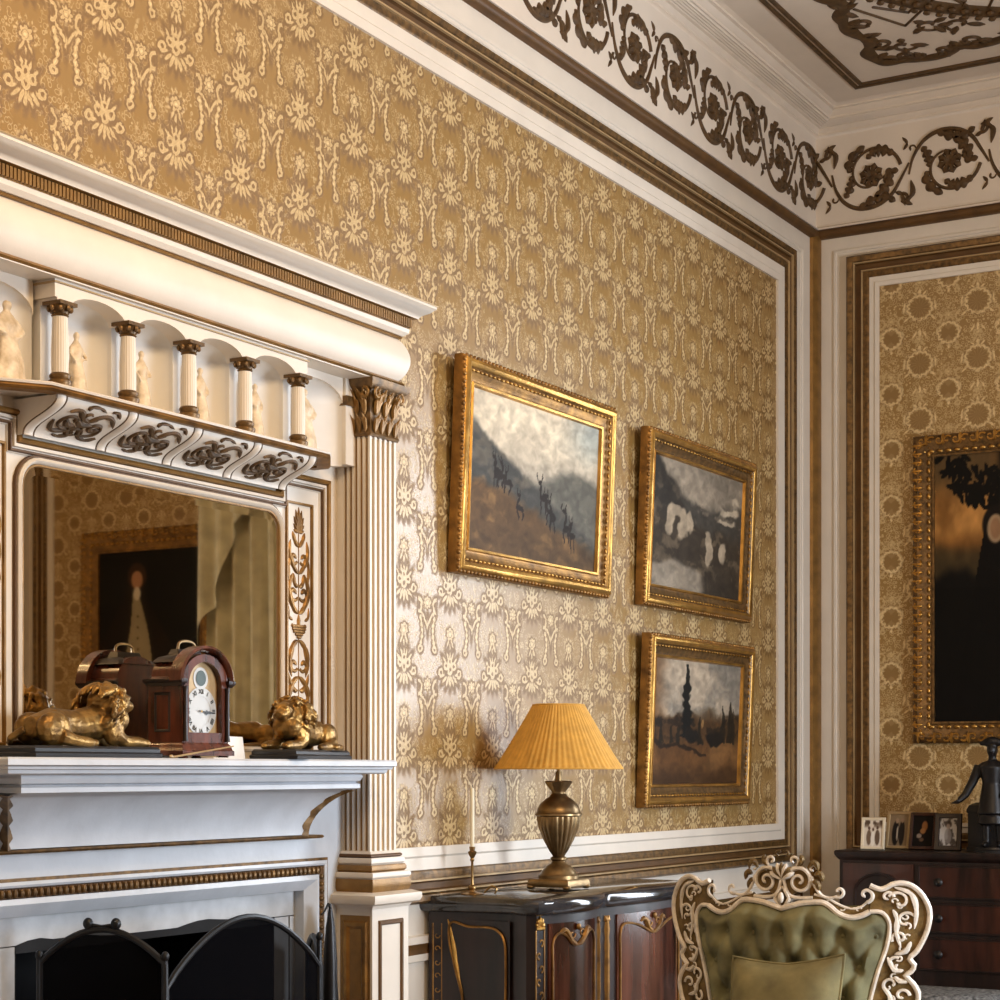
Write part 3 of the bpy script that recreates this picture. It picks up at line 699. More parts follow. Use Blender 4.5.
# entablature: cushion frieze, gold lines, dentils, crown
E0, E1 = mir(YP1), YP1
def ent(nm, m, prof): return Usweep(nm, m, .275, E0+.005, E1-.005, prof, om, 0.)
ent('soffit_board', 'white', [(-.2, 2.598), (.012, 2.598), (.014, 2.604), (.006, 2.607), (-.2, 2.607)]) 
ent('gold_line', 'gold', [(-.03, 2.600), (.012, 2.600), (.020, 2.606), (.012, 2.614), (-.03, 2.614)])
cu = [(-.05, 2.614)]+[(.002+.030*math.sin(PI*t)**.75, 2.614+.134*t) for t in [i/12 for i in range(13)]]+[(-.05, 2.748)]
ent('cushion_frieze', 'white', cu)
ent('gold_line', 'gold', [(-.03, 2.748), (.010, 2.748), (.014, 2.752), (.010, 2.757), (-.03, 2.757)])
ent('fascia', 'white', [(-.03, 2.757), (.016, 2.757), (.028, 2.768), (.030, 2.780), (-.03, 2.780)])
ent('dentil_bed', 'gold', [(-.03, 2.780), (.030, 2.780), (.032, 2.81), (.05, 2.814), (-.03, 2.814)])
mb = MB(); n_ = int((E1-E0+.06)/.0125)
for k in range(n_): y = E0-.03+.0125*k; mb.box(.30, .316, y, y+.0085, 2.783, 2.810)
dn = mb.build('dentil_course', 'gold', om, 0); dn['kind'] = 'stuff'
ent('crown', 'white', [(-.03, 2.814), (.050, 2.814), (.053, 2.820), (.060, 2.826), (.076, 2.834), (.086, 2.844), (.092, 2.848), (.092, 2.855), (-.03, 2.860)])
ent('crown_edge', 'goldlight', [(.05, 2.855), (.094, 2.855), (.096, 2.858), (.094, 2.861), (.05, 2.861)])
# ---- niche gallery
COLY = [3.412, 3.659, 3.9, 4.141, 4.389]; XA = .26
ZS, ZT, ZE = 2.534, 2.574, 2.60             # springing, crown of arches, underside of the entablature
def arch_plate(mb, y0, y1, xf, xb, zs, zt, ze, n=12):
    """wall piece above an arch"""
    ym = (y0+y1)/2; hw = (y1-y0)/2; pts = [(ym-hw*math.cos(PI*i/n), zs+(zt-zs)*math.sin(PI*i/n)) for i in range(n+1)]
    vs = [(xf, y, z) for y, z in pts]+[(xf, y, ze) for y, z in pts]+[(xb, y, z) for y, z in pts]; k = n+1
    fs = [(i, i+1, k+i+1, k+i) for i in range(n)]+[(i, i+1, 2*k+i+1, 2*k+i) for i in range(n)]
    mb.add(vs, fs)
hw = .022
for i in range(4):
    y0, y1 = COLY[i]+hw, COLY[i+1]-hw
    mb = MB(); arch_plate(mb, y0, y1, XA+.012, XA-.045, ZS, ZT, ZE); mb.build('arch', 'white', om, 30)
for y in COLY:
    MB().box(XA-.045, XA+.012, y-hw, y+hw, ZS+.006, ZE).build('arch_pier', 'white', om, 0)
MB().sweep([(0.15, COLY[0]-.03), (XA+.012, COLY[0]-.03), (XA+.012, COLY[-1]+.03), (.15, COLY[-1]+.03)], [(0, 2.588), (.005, 2.589), (.005, 2.592), (0, 2.592)], PLAN, closed=False).build('arcade_bead', 'goldlight', om)
MB().box(.146, XA+.012, COLY[0]-.03, COLY[0]-.022, ZS+.02, ZE).build('arcade_end', 'white', om, 0); MB().box(.146, XA+.012, COLY[-1]+.022, COLY[-1]+.03, ZS+.02, ZE).build('arcade_end', 'white', om, 0)
# concave niches behind, ending in half domes
def niche(y0, y1, xf, xb, z0, zs, zt):
    ym = (y0+y1)/2; r = (y1-y0)/2; d = xf-xb; mb = MB()
    def f(u, v):
        a = PI*u
        if v < .5: z = z0+(zs-z0)*v*2; k = 1
        else: q = (v-.5)*2*PI/2; z = zs+(zt-zs)*math.sin(q); k = math.cos(q)
        return (xf-d*math.sin(a)*k, ym-r*math.cos(a)*k, z)
    mb.grid(16, 16, f); return mb.build('niche', 'niche', om, 60)
for i in range(4): niche(COLY[i]+.012, COLY[i+1]-.012, XA-.045, .147, 2.335, ZS, ZT)
MB().box(.146, XA-.044, COLY[0]-.022, COLY[0]+.014, 2.335, ZE).build('niche_pier', 'niche', om, 0)
for y in COLY[1:]: MB().box(.146, XA-.044, y-.014, y+.014 if y < 4.3 else y+.022, 2.335, ZE).build('niche_pier', 'niche', om, 0)
# recessed end bays with a taller figure niche each
for y0, y1 in ((mir(YP0)+.05, COLY[0]-.035), (COLY[-1]+.035, YP0-.05)):
    mb = MB(); arch_plate(mb, y0, y1, .205, .15, 2.515, 2.575, ZE); mb.build('arch', 'white', om, 30)
    niche(y0, y1, .20, .146, 2.33, 2.515, 2.575)
for y0, y1 in ((mir(YP0), mir(YP0)+.05), (YP0-.05, YP0)):
    MB().box(.145, .215, y0, y1, 2.335, ZE).build('end_pilaster', 'white', om, 0)
    MB().box(.145, .222, y0-.002, y1+.002, 2.515, 2.545).build('end_capital', 'capgilt', om, 0)
# columns
def column(y):
    col = bpy.data.objects.new('column', None); C.objects.link(col); col.parent = om
    col.location = (XA-.165, y-YC, 2.333-1.43)
    MB().lathe([(.0205, 2.372), (.021, 2.40), (.0205, 2.46), (.0185, 2.512)], (XA, y, 0), 40, lambda a, z: 1-.06*abs(math.sin(10*a))).build('shaft', 'white', col)
    MB().lathe([(.027, 2.333), (.027, 2.342), (.029, 2.346), (.029, 2.352), (.023, 2.357), (.026, 2.362), (.026, 2.367), (.021, 2.372)], (XA, y, 0), 20).build('base', 'capgilt', col)
    mb = MB().lathe([(.019, 2.510), (.022, 2.513), (.019, 2.517), (.022, 2.526), (.030, 2.536)], (XA, y, 0), 20); mb.box(XA-.03, XA+.03, y-.03, y+.03, 2.536, 2.545)
    for k in range(8):
        a = PI/4*k; mb.ball((XA+.026*math.cos(a), y+.026*math.sin(a), 2.529), (.007, .007, .009), 6, 5)
    mb.build('capital', 'capgilt', col)
for y in COLY: column(y)
# gallery shelf with canted ends
Gp = [(.15, 3.19), (.20, 3.19), (.30, 3.335), (.30, 4.475), (.20, 4.615), (.15, 4.615)]
MB().sweep(Gp, [(-.15, 2.333), (.010, 2.333), (.013, 2.330), (.011, 2.325), (-.15, 2.325)], PLAN, closed=False, pclosed=True).build('gallery_shelf', 'white', om)
MB().sweep(Gp, [(-.03, 2.325), (.008, 2.325), (.012, 2.318), (.006, 2.311), (-.03, 2.311)], PLAN, closed=False, pclosed=True).build('gold_line', 'giltdark', om)
MB().plate([(.146, 3.19), (.20, 3.19), (.30, 3.335), (.30, 4.475), (.20, 4.615), (.146, 4.615)], [(2.318, -.002), (2.332, -.002)]).build('gallery_floor', 'white', om, 0)
# cyma cove under the gallery
def cyma(t):   # t 0 top .. 1 bottom -> (x, z)
    z = 2.312-.088*t; s = t*t*(3-2*t); s = s*s*(3-2*s)*.6+s*.4
    return (.290-.112*s, z)
G0, G1 = 3.37, 4.44
mb = MB().grid(4, 18, lambda u, v: (cyma(v)[0], G0+(G1-G0)*u, cyma(v)[1]))
for y in (G0, G1):
    q = [(cyma(i/18)[0], y, cyma(i/18)[1]) for i in range(19)]; mb.add(q+[(.146, y, 2.312), (.146, y, 2.224)], [tuple(range(19))+(20, 19)])
mb.build('cove', 'white', om)
def covemap(a, b, h):   # a = y, b = 0 top .. 1 bottom
    x, z = cyma(b); x2, z2 = cyma(min(1, b+.02)); x1, z1 = cyma(max(0, b-.02)); tx, tz = x2-x1, z2-z1; q = math.hypot(tx, tz) or 1
    return (x+(-tz/q)*h, a, z+(tx/q)*h)
RIB = [G0+.018+(G1-G0-.036)*k/4 for k in range(5)]
for y in RIB:
    MB().ribbon([(y, t/16) for t in range(17)], .015, .006, covemap).build('cove_rib', 'white', om)
    for sg in (-1, 1): MB().ribbon([(y+sg*.0175, t/16) for t in range(17)], .0032, .004, covemap).build('rib_line', 'relief', om)
acp = None
for k in range(4):
    ya, yb = RIB[k]+.03, RIB[k+1]-.03; ym = (ya+yb)/2; L_ = (yb-ya)/2
    if acp is None:
        mb = MB()
        def cm(u, v, h): return covemap(ym+u*L_, .48+v*.44, h)
        def rib(pts, w_, lob=3):
            # stroke in normalised panel space: width scaled to metres through the map
            n = len(pts); vs = []; fs = []
            for i in range(n):
                a = pts[max(i-1, 0)]; b = pts[min(i+1, n-1)]; dx, dy = b[0]-a[0], b[1]-a[1]; q = math.hypot(dx, dy) or 1
                ww = (w_*(math.sin(PI*min(1, (i/(n-1))*.96+.04))**.7)*(.7+.3*abs(math.sin(lob*PI*i/(n-1))))+.008) if lob else w_
                nx, ny = -dy/q*ww, dx/q*ww; x, y = pts[i]
                vs += [cm(x+nx, y+ny, 0), cm(x+nx*.4, y+ny*.4, .006), cm(x-nx*.4, y-ny*.4, .006), cm(x-nx, y-ny, 0)]
            for i in range(n-1):
                for q in range(3): fs.append((i*4+q, i*4+q+1, i*4+q+5, i*4+q+4))
            mb.add(vs, fs)
        rib(spiral(-.45, .0, .40, .08, 1.2, 6.4, 24), .05, 0); rib(spiral(.45, .15, .40, .08, 1.9, -3.4, 24), .05, 0)
        rib(spiral(-.05, -.35, .30, .06, .2, 5.0, 20), .05, 0); rib(spiral(.15, .45, .26, .06, 3.3, 8.2, 20), .045, 0)
        for p in ([(-.95, .1), (-.7, .55), (-.35, .5), (-.1, .2)], [(-.8, -.35), (-.5, -.5), (-.2, -.2), (.1, -.1)], [(.05, -.1), (.35, -.45), (.7, -.4), (.95, -.1)], [(.1, .1), (.3, .6), (.62, .75), (.9, .5)], [(-.6, .0), (-.4, .2), (-.2, .15)], [(.3, .1), (.5, .25), (.65, .1)],
                  [(-.3, -.1), (0, .1), (.3, 0)], [(-.55, .75), (-.35, .85), (-.1, .7), (0, .4)], [(.3, -.7), (.1, -.85), (-.2, -.8), (-.3, -.6)], [(.55, -.75), (.75, -.8), (.85, -.55)], [(-.25, .3), (-.1, .6), (.1, .55)]):
            rib(smooth_path(p, 4), .11)
        acp = mb.build('acanthus_panel', 'relief', om); yp = ym
    else: dup(acp, (0, ym-yp, 0))
# crossetted gold lines framing the mirror and side panels
hm = WL(.145)
ML = [(3.0+.13, 1.432), (3.0+.13, 2.288), (3.385, 2.288), (3.385, 2.222), (4.435, 2.222), (4.435, 2.288), (mir(3.13), 2.288), (mir(3.13), 1.432)]
MB().sweep(ML, [(0, 0), (.002, .020), (.008, .024), (.014, .020), (.016, .008)], hm, closed=False).build('outer_frame_line', 'gold', om)
MB().sweep(ML, [(.016, .0), (.016, .008), (.018, .014), (.026, .016), (.028, .008), (.04, .006), (.042, 0)], hm, closed=False).build('outer_frame', 'white', om)
MB().sweep(ML, [(.030, .008), (.032, .014), (.037, .014), (.039, .006)], hm, closed=False).build('inner_frame_line', 'goldline', om)
MY0, MY1, MZ0, MZ1, MR = 3.395, 4.439, 1.475, 2.158, .055
def mirror_path(g=0.):
    y0, y1, z0, z1, r = MY0-g, MY1+g, MZ0-g, MZ1+g, MR+g
    p = [(y0, z0)]+[(y0+r-r*math.cos(PI/2*i/6), z1-r+r*math.sin(PI/2*i/6)) for i in range(7)]+[(y1-r+r*math.sin(PI/2*i/6), z1-r+r*math.cos(PI/2*i/6)) for i in range(7)]+[(y1, z0)]
    return p
mp_ = mirror_path(0)
MB().sweep(mp_, [(-.022, 0), (-.021, .014), (-.014, .019), (-.008, .014), (-.006, .006)], hm, closed=True).build('mirror_frame', 'white', om)
MB().sweep(mp_, [(-.028, 0), (-.027, .010), (-.022, .010)], hm, closed=True).build('mirror_outer_line', 'goldline', om)
MB().sweep(mp_, [(-.007, .004), (-.005, .011), (.0, .011), (.002, .004)], hm, closed=True).build('mirror_gold_slip', 'gold', om)
inn = MB().sweep(mp_, [(.022, .0055)], hm); q = list(inn.v)
MB().add(q, [tuple(range(len(q)))]).build('mirror_glass', 'mirror', om, 0)
MB().sweep(mp_, [(0, .0052), (.022, .0055)], hm).build('mirror_bevel', 'mirror', om, 0)
# gilded candelabrum panels either side of the mirror
PY0, PY1 = 4.486, 4.608
pan = []
MB().sweep(rect(PY0-.006, PY1+.006, 1.46, 2.205), [(0, 0), (.001, .008), (.007, .008), (.008, 0)], hm).build('panel_line', 'gold', om)
mb = MB(); pm_ = (PY0+PY1)/2
def pm(u, v, h): return (.145+h, pm_+u, 1.49+v)
HH = .007
KW = 1.5
for sg in (-1, 1):
    def R_(pts, w_, lob=2): mb.ribbon([(sg*x, y) for x, y in pts], leafw(w_*KW, lob) if lob else w_*KW, HH, pm)
    for zb, r in ((.10, .020), (.225, .021), (.44, .024), (.545, .019)):
        mb.ribbon([(sg*(x), y) for x, y in spiral(.024, zb, r, .005, -2.6, 3.1, 18)], tap(.0055, .0085), HH, pm)
    R_(smooth_path([(.003, .30), (.03, .28), (.045, .235), (.035, .19)], 5), .008, 3); R_(smooth_path([(.003, .19), (.03, .17), (.047, .13), (.03, .08)], 5), .008, 3)
    R_(smooth_path([(.003, .08), (.02, .05), (.04, .03), (.045, .0)], 5), .008, 3); R_(smooth_path([(.005, .15), (.02, .15), (.04, .17), (.05, .20)], 5), .006)
    R_(smooth_path([(.003, .38), (.028, .40), (.048, .45), (.03, .50)], 5), .008, 3); R_(smooth_path([(.003, .50), (.025, .52), (.045, .56), (.04, .60)], 5), .007, 3)
    R_(smooth_path([(.003, .46), (.02, .47), (.025, .50)], 4), .006); R_(smooth_path([(.046, .47), (.05, .52), (.035, .56)], 4), .005)
    R_(smooth_path([(.003, .58), (.02, .60), (.03, .625)], 4), .006); R_(smooth_path([(.03, .36), (.048, .37), (.05, .40)], 4), .004)
    R_([(.012, .335), (.035, .345)], .004, 0)
# vase
for z, r in ((.310, .010), (.318, .018), (.326, .028), (.334, .032), (.342, .034)): mb.ribbon([(-r, z), (0, z), (r, z)], .0055, HH*1.6, pm)
mb.ribbon([(0, .30), (0, .36), (0, .38)], leafw(.008, 1), HH, pm)
# shell at the head and leaf at the foot
for k in range(9):
    a = PI*(.04+.92*k/8); L_ = .034+.026*math.sin(a)**2
    mb.ribbon([(math.cos(a)*L_*t*.75, .625+math.sin(a)*L_*t*1.25) for t in (0, .35, .7, 1)], leafw(.007, 1), HH*1.3, pm)
for k in range(5):
    a = PI*(.1+.8*k/4); mb.ribbon([(math.cos(a)*.04*t, .0-.02+math.sin(a)*.05*t) for t in (0, .5, 1)], leafw(.007, 1), HH, pm)
mb.ribbon(resample([(0, .0), (0, .30)], 6), .0022, HH, pm); mb.ribbon(resample([(0, .38), (0, .63)], 6), .0022, HH, pm)
rp = mb.build('candelabrum_relief', 'giltdark', om); dup(rp, (0, mir(pm_)-pm_, 0))
MB().sweep(rect(mir(PY1)-.006, mir(PY0)+.006, 1.46, 2.205), [(0, 0), (.001, .008), (.007, .008), (.008, 0)], hm).build('panel_line', 'gold', om)
# lower ledge under the mirror
MB().box(.145, .185, MY0-.02, MY1+.02, 1.43, 1.452).build('mirror_ledge', 'white', om, 0)

# ---- ivory statuettes in the niches
def figure(h, seed):
    r = random.Random(seed); mb = MB(); s = h
    lean = r.uniform(-.03, .03); arm = r.uniform(-.2, .2)
    P = lambda x, y, z: (x*s, y*s, z*s)
    mb.tube([P(0, 0, .02), P(0, .01, .25), P(0, lean, .45), P(0, lean*.5, .6)], [.15*s, .11*s, .10*s, .085*s], 10)      # draped skirt
    mb.tube([P(0, lean*.5, .55), P(.01, 0, .70), P(0, 0, .80), P(0, 0, .86)], [.085*s, .10*s, .075*s, .03*s], 10)
    mb.ball(P(.012, 0, .925), (.052*s, .048*s, .065*s), 10, 8)
    for sg in (-1, 1):
        mb.tube([P(0, sg*.09, .77), P(.05, sg*(.15+.05*arm), .63), P(.11, sg*(.08+.2*arm), .55+.2*arm*sg)], [.036*s, .030*s, .022*s], 8)
    for k in range(5):
        a = -1+.5*k; mb.tube([P(.09*math.cos(a), .09*math.sin(a), .55), P(.13*math.cos(a), .13*math.sin(a)+.01, .28), P(.15*math.cos(a), .16*math.sin(a), .02)], [.012*s, .026*s, .03*s], 6)
    mb.tube([P(0, 0, 0), P(0, 0, .03)], [.17*s, .17*s], 14)
    return remesh(mb, .0045, 2)
labs = ['ivory draped statuette in the first gallery niche from the wide end bay', 'ivory draped statuette in the gallery niche just before the middle column', 'ivory draped statuette in the gallery niche just past the middle column', 'ivory draped statuette in the gallery niche nearest the fluted pilaster']
for i in range(4):
    y = (COLY[i]+COLY[i+1])/2-.004; fg = figure(.175, i+1); xform(fg, lambda a, b, c: (a+.200, b+y, c+2.333))
    tag(fg.build('statuette', 'statue', smooth=80), labs[i], 'statuette', 'ivory statuettes in the gallery niches')
for y, lb in ((COLY[0]-.115, 'larger ivory statuette in the wide end bay of the gallery'), (COLY[-1]+.115, 'ivory statuette in the end bay tucked beside the pilaster capital')):
    fg = figure(.205, 9); xform(fg, lambda a, b, c: (a+.195, b*1.5+y, c+2.333))
    tag(fg.build('statuette', 'statue', smooth=80), lb, 'statuette', 'ivory statuettes in the gallery niches')
# ================================================================== on the mantel shelf
ZM = 1.43
def lion():
    mb = MB(); k = .82
    T = lambda p, r, n=8: mb.tube([(x, y, z*k) for x, y, z in p], r, n)
    B_ = lambda c, r: mb.ball((c[0], c[1], c[2]*k), (r[0], r[1], r[2]*k), 12, 8)
    T([(-.165, 0, .055), (-.10, 0, .066), (-.02, 0, .064), (.06, 0, .075), (.10, 0, .085)], [.026, .040, .037, .044, .042], 12)
    for s in (-1, 1):
        B_((-.125, s*.036, .052), (.055, .026, .050)); T([(-.12, s*.052, .030), (-.07, s*.060, .016), (-.02, s*.058, .012)], [.020, .015, .013])
        B_((-.012, s*.058, .012), (.018, .012, .012))
        B_((.085, s*.034, .055), (.035, .022, .05)); T([(.085, s*.036, .04), (.125, s*.036, .018), (.195, s*.033, .015)], [.022, .017, .014])
        B_((.205, s*.033, .014), (.018, .014, .013)); B_((.122, s*.034, .168), (.011, .007, .013))
    B_((.098, 0, .120), (.050, .052, .062)); B_((.085, 0, .142), (.036, .044, .036)); B_((.12, 0, .085), (.04, .045, .045))
    B_((.142, 0, .136), (.032, .029, .036)); B_((.170, 0, .126), (.020, .021, .019)); B_((.160, 0, .112), (.016, .016, .010)); B_((.186, 0, .132), (.007, .010, .006))
    B_((.162, -.014, .153), (.009, .008, .006)); B_((.162, .014, .153), (.009, .008, .006))
    T([(-.185, 0, .05), (-.205, .025, .025), (-.17, .065, .012), (-.10, .078, .012)], [.010, .009, .008, .008]); B_((-.09, .078, .013), (.02, .011, .011))
    r = random.Random(5)
    for i in range(110):     # curls of the mane
        a = r.uniform(0, 2*PI); t = r.uniform(.1, 1.0); x = .125-.075*t; q = .050+.012*math.sin(PI*t)
        c = (x, q*math.cos(a), (.128+q*1.1*math.sin(a)))
        if c[2] < .05: continue
        T([c, (c[0]-.012, c[1]*1.20, c[2]-.010), (c[0]-.022, c[1]*1.12, c[2]-.026)], [.0065, .0065, .003], 6)
    return remesh(mb, .0034, 1)
LM = lion()
for y, rot, lb, lx in ((3.452, PI/2, 'gilt lion lying on a black plinth, facing the mantel clock from the wide side', .285), (4.375, -PI/2+.25, 'gilt lion lying on a black plinth beside the gilded panel, head toward the clock', .285)):
    t = thing('lion_figure', (lx, y, ZM), lb, 'sculpture', 'pair of gilt lions on the mantelpiece')
    c, s = math.cos(rot), math.sin(rot); sc_ = 1.0 if y < 4 else .95
    mb = MB(); mb.v = [(lx+(a*c-b_*s)*sc_, y+(a*s+b_*c)*sc_, ZM+.026+z*sc_*1.02) for a, b_, z in LM.v]; mb.f = LM.f
    mb.build('lion', 'liongilt', t, 80)
    q = [(-.225, -.075), (.222, -.075), (.235, -.05), (.235, .05), (.222, .075), (-.225, .075), (-.235, .05), (-.235, -.05)]
    mb = MB().plate([(lx+(a*c-b_*s)*sc_, y+(a*s+b_*c)*sc_) for a, b_ in q], [(ZM, 0), (ZM+.010, .002), (ZM+.014, -.004), (ZM+.022, -.004), (ZM+.028, -.010)])
    mb.build('plinth', 'black', t)
# ---- bracket clock
ck = thing('mantel_clock', (.27, 3.89, ZM), 'mahogany arched bracket clock with silvered dial on the mantelpiece', 'clock')
CY0, CY1, CX0, CX1 = 3.795, 3.985, .21, .325
cm_ = (CY0+CY1)/2
for y in (CY0+.0, CY1-.0):
    for x in (CX0+.015, CX1-.008): MB().lathe([(.012, 0), (.014, .004), (.010, .008)], (x, y+(.012 if y < cm_ else -.012), ZM), 12).build('foot', 'clockwood', ck)
MB().plate([(CX0, CY0-.012), (CX1+.012, CY0-.012), (CX1+.012, CY1+.012), (CX0, CY1+.012)], [(ZM+.008, 0), (ZM+.020, .0), (ZM+.024, -.004), (ZM+.034, -.006), (ZM+.042, -.013)]).build('base', 'clockwood', ck)
ZA = 1.635                                  # spring of the arched top
cr = (CY1-CY0)/2
arc = [(CY0, ZM+.042), (CY0, ZA)]+[(cm_-cr*math.cos(PI*i/16)*.86, ZA+.012+.062*math.sin(PI*i/16)) for i in range(17)]+[(CY1, ZA), (CY1, ZM+.042)]
mb = MB(); k = len(arc); mb.add([(CX0, y, z) for y, z in arc]+[(CX1-.022, y, z) for y, z in arc], [(i, (i+1) % k, k+(i+1) % k, k+i) for i in range(k)]+[tuple(range(k)), tuple(range(2*k-1, k-1, -1))])
mb.build('case', 'clockwood', ck)
# front door frame with arched opening
def archp(m_, zt, up): return [(CY0+m_, ZM+.042+m_), (CY0+m_, ZA-.01)]+[(cm_-(cr-m_)*math.cos(PI*i/16), ZA-.01+up*math.sin(PI*i/16)) for i in range(1, 16)]+[(CY1-m_, ZA-.01), (CY1-m_, ZM+.042+m_)]
o_, i_ = archp(0, 0, .082), archp(.027, 0, .062)
k = len(o_); mb = MB()
for x in (CX1, CX1-.022): mb.add([(x, y, z) for y, z in o_]+[(x, y, z) for y, z in i_], [(i, (i+1) % k, k+(i+1) % k, k+i) for i in range(k)])
mb.add([(CX1, y, z) for y, z in i_]+[(CX1-.022, y, z) for y, z in i_], [(i, (i+1) % k, k+(i+1) % k, k+i) for i in range(k)])
mb.add([(CX1, y, z) for y, z in o_]+[(CX1-.022, y, z) for y, z in o_], [(i, (i+1) % k, k+(i+1) % k, k+i) for i in range(k)])
mb.build('door_frame', 'clockwood', ck)
for y in (CY0+.008, CY1-.008):
    MB().lathe([(.008, ZM+.045), (.006, ZM+.06), (.0055, ZA-.03), (.008, ZA-.015)], (CX1+.004, y, 0), 12).build('door_column', 'mahogdark', ck)
# cornice at the spring of the arch, hood moulding, top moulding and handle
for ya, yb in ((CY0-.012, CY0+.006), (CY1-.006, CY1+.016)):
    MB().plate([(CX0-.004, ya), (CX1+.008, ya), (CX1+.008, yb), (CX0-.004, yb)], [(ZA-.014, -.004), (ZA-.008, 0), (ZA-.004, .003), (ZA+.004, .003)]).build('cornice', 'mahogdark', ck)
hood = [(cm_-(cr+.004)*math.cos(PI*i/20), ZA-.002+.084*math.sin(PI*i/20)) for i in range(21)]
MB().sweep(hood, [(0, CX1-.03), (0, CX1+.004), (-.006, CX1+.012), (-.013, CX1+.008), (-.013, CX1-.03)], lambda a, b, h: (h, a, b), closed=False, pclosed=True).build('hood_moulding', 'clockwood', ck)
MB().plate([(CX0-.002, CY0+.015), (CX1-.02, CY0+.015), (CX1-.02, CY1-.015), (CX0-.002, CY1-.015)], [(ZA+.05, 0), (ZA+.064, -.012), (ZA+.070, -.03), (ZA+.086, -.036)]).build('caddy_top', 'mahogdark', ck)
MB().tube(smooth_path([(CX0+.05, cm_-.035, ZA+.082), (CX0+.05, cm_-.03, ZA+.103), (CX0+.05, cm_, ZA+.109), (CX0+.05, cm_+.03, ZA+.103), (CX0+.05, cm_+.035, ZA+.082)], 5), .004, 6).build('handle', 'bronze', ck)
MB().lathe([(.006, 0), (.008, .006), (.003, .012), (.006, .020), (0, .030)], (CX1-.002, CY1+.006, ZA+.006), 10).build('finial', 'mahogdark', ck)
# side panel
MB().sweep([(CX0+.02, ZM+.07), (CX0+.02, ZA-.03), (CX1-.04, ZA-.03), (CX1-.04, ZM+.07)], [(0, .0), (.004, .004), (.008, 0)], lambda a, b, h: (a, CY0-h, b)).build('side_panel', 'mahogdark', ck)
# dial
XD = CX1-.0175
dz, dr = 1.556, .064
mb = MB(); mb.add([(XD, y, z) for y, z in i_], [tuple(range(len(i_)))]); mb.build('dial_plate', 'goldlight', ck, 0)
def disc(r0, r1, x, yc, zc, n=40, a0=0, a1=2*PI):
    mb = MB()
    if r0 == 0: mb.add([(x, yc, zc)]+[(x, yc+r1*math.cos(a0+(a1-a0)*i/n), zc+r1*math.sin(a0+(a1-a0)*i/n)) for i in range(n+1)], [(0, i+1, i+2) for i in range(n)])
    else:
        mb.add([(x, yc+r*math.cos(a0+(a1-a0)*i/n), zc+r*math.sin(a0+(a1-a0)*i/n)) for r in (r0, r1) for i in range(n+1)], [(i, i+1, n+2+i, n+1+i) for i in range(n)])
    return mb
disc(.040, dr, XD+.002, cm_, dz).build('chapter_ring', 'silverdial', ck, 0)
disc(0, .040, XD+.0012, cm_, dz).build('dial_centre', 'silverdial', ck, 0)
disc(0, .030, XD+.0012, cm_, dz+.087, 24).build('arch_dial', 'silverdial', ck, 0)
disc(0, .021, XD+.0022, cm_, dz+.088, 24).build('arch_dial_centre', 'green', ck, 0)
rom = ['XII', 'I', 'II', 'III', 'IIII', 'V', 'VI', 'VII', 'VIII', 'IX', 'X', 'XI']
for k in range(12):
    cu_ = bpy.data.curves.new('numeral', 'FONT'); cu_.body = rom[k]; cu_.size = .017; cu_.align_x = 'CENTER'; cu_.align_y = 'CENTER'; cu_.extrude = .0003; cu_.offset = .0005
    o = bpy.data.objects.new('numeral', cu_); C.objects.link(o)
    me = bpy.data.meshes.new_from_object(o.evaluated_get(bpy.context.evaluated_depsgraph_get())); bpy.data.objects.remove(o)
    a = -2*PI*k/12; ca, sa = math.cos(a), math.sin(a); mb = MB()
    mb.v = [(XD+.0026, cm_+(v.co.x*ca-(v.co.y+.052)*sa), dz+(v.co.x*sa+(v.co.y+.052)*ca)) for v in me.vertices]; mb.f = [tuple(p.vertices) for p in me.polygons]
    bpy.data.meshes.remove(me)
    mb.build('numeral', 'black', ck, 0)
def hand(ang, L_, w_, x):
    ca, sa = math.sin(ang), math.cos(ang)
    q = [(-.01, -.0015), (L_*.45, -.0018), (L_*.6, -w_), (L_*.78, -.002), (L_, 0), (L_*.78, .002), (L_*.6, w_), (L_*.45, .0018), (-.01, .0015)]
    return MB().add([(x, cm_+u*ca-v*sa, dz+u*sa+v*ca) for u, v in q], [tuple(range(9))])
hand(PI/2+.13, .036, .008, XD+.004).build('hour_hand', 'black', ck, 0); hand(PI/2+.08, .052, .004, XD+.0048).build('minute_hand', 'black', ck, 0)
disc(0, .004, XD+.0052, cm_, dz, 12).build('hand_boss', 'brass', ck, 0)
# ---- small things beside the clock
mb = MB(); mb.tube([(.345, 3.73, ZM+.003), (.347, 3.98, ZM+.034)], [.003, .002], 6); mb.ball((.345, 3.728, ZM+.005), (.004, .008, .005), 8, 6)
tag(mb.build('letter_opener', 'goldlight'), 'slim pale letter opener propped in front of the mantel clock', 'letter opener')
cd = MB(); cd.add([(.30, 4.02, ZM), (.27, 4.13, ZM), (.262, 4.128, ZM+.062), (.292, 4.018, ZM+.062), (.245, 4.03, ZM), (.24, 4.11, ZM)], [(0, 1, 2, 3), (2, 3, 4, 5)])
tag(cd.build('greeting_card', 'paper', smooth=0), 'white folded card standing between the clock and the far lion', 'card')
tag(MB().plate([(.33, 3.87), (.36, 3.88), (.35, 4.02), (.32, 4.01)], [(ZM+.0005, 0), (ZM+.003, 0)]).build('envelope', 'paper', smooth=0), 'white envelope lying flat before the clock', 'envelope')

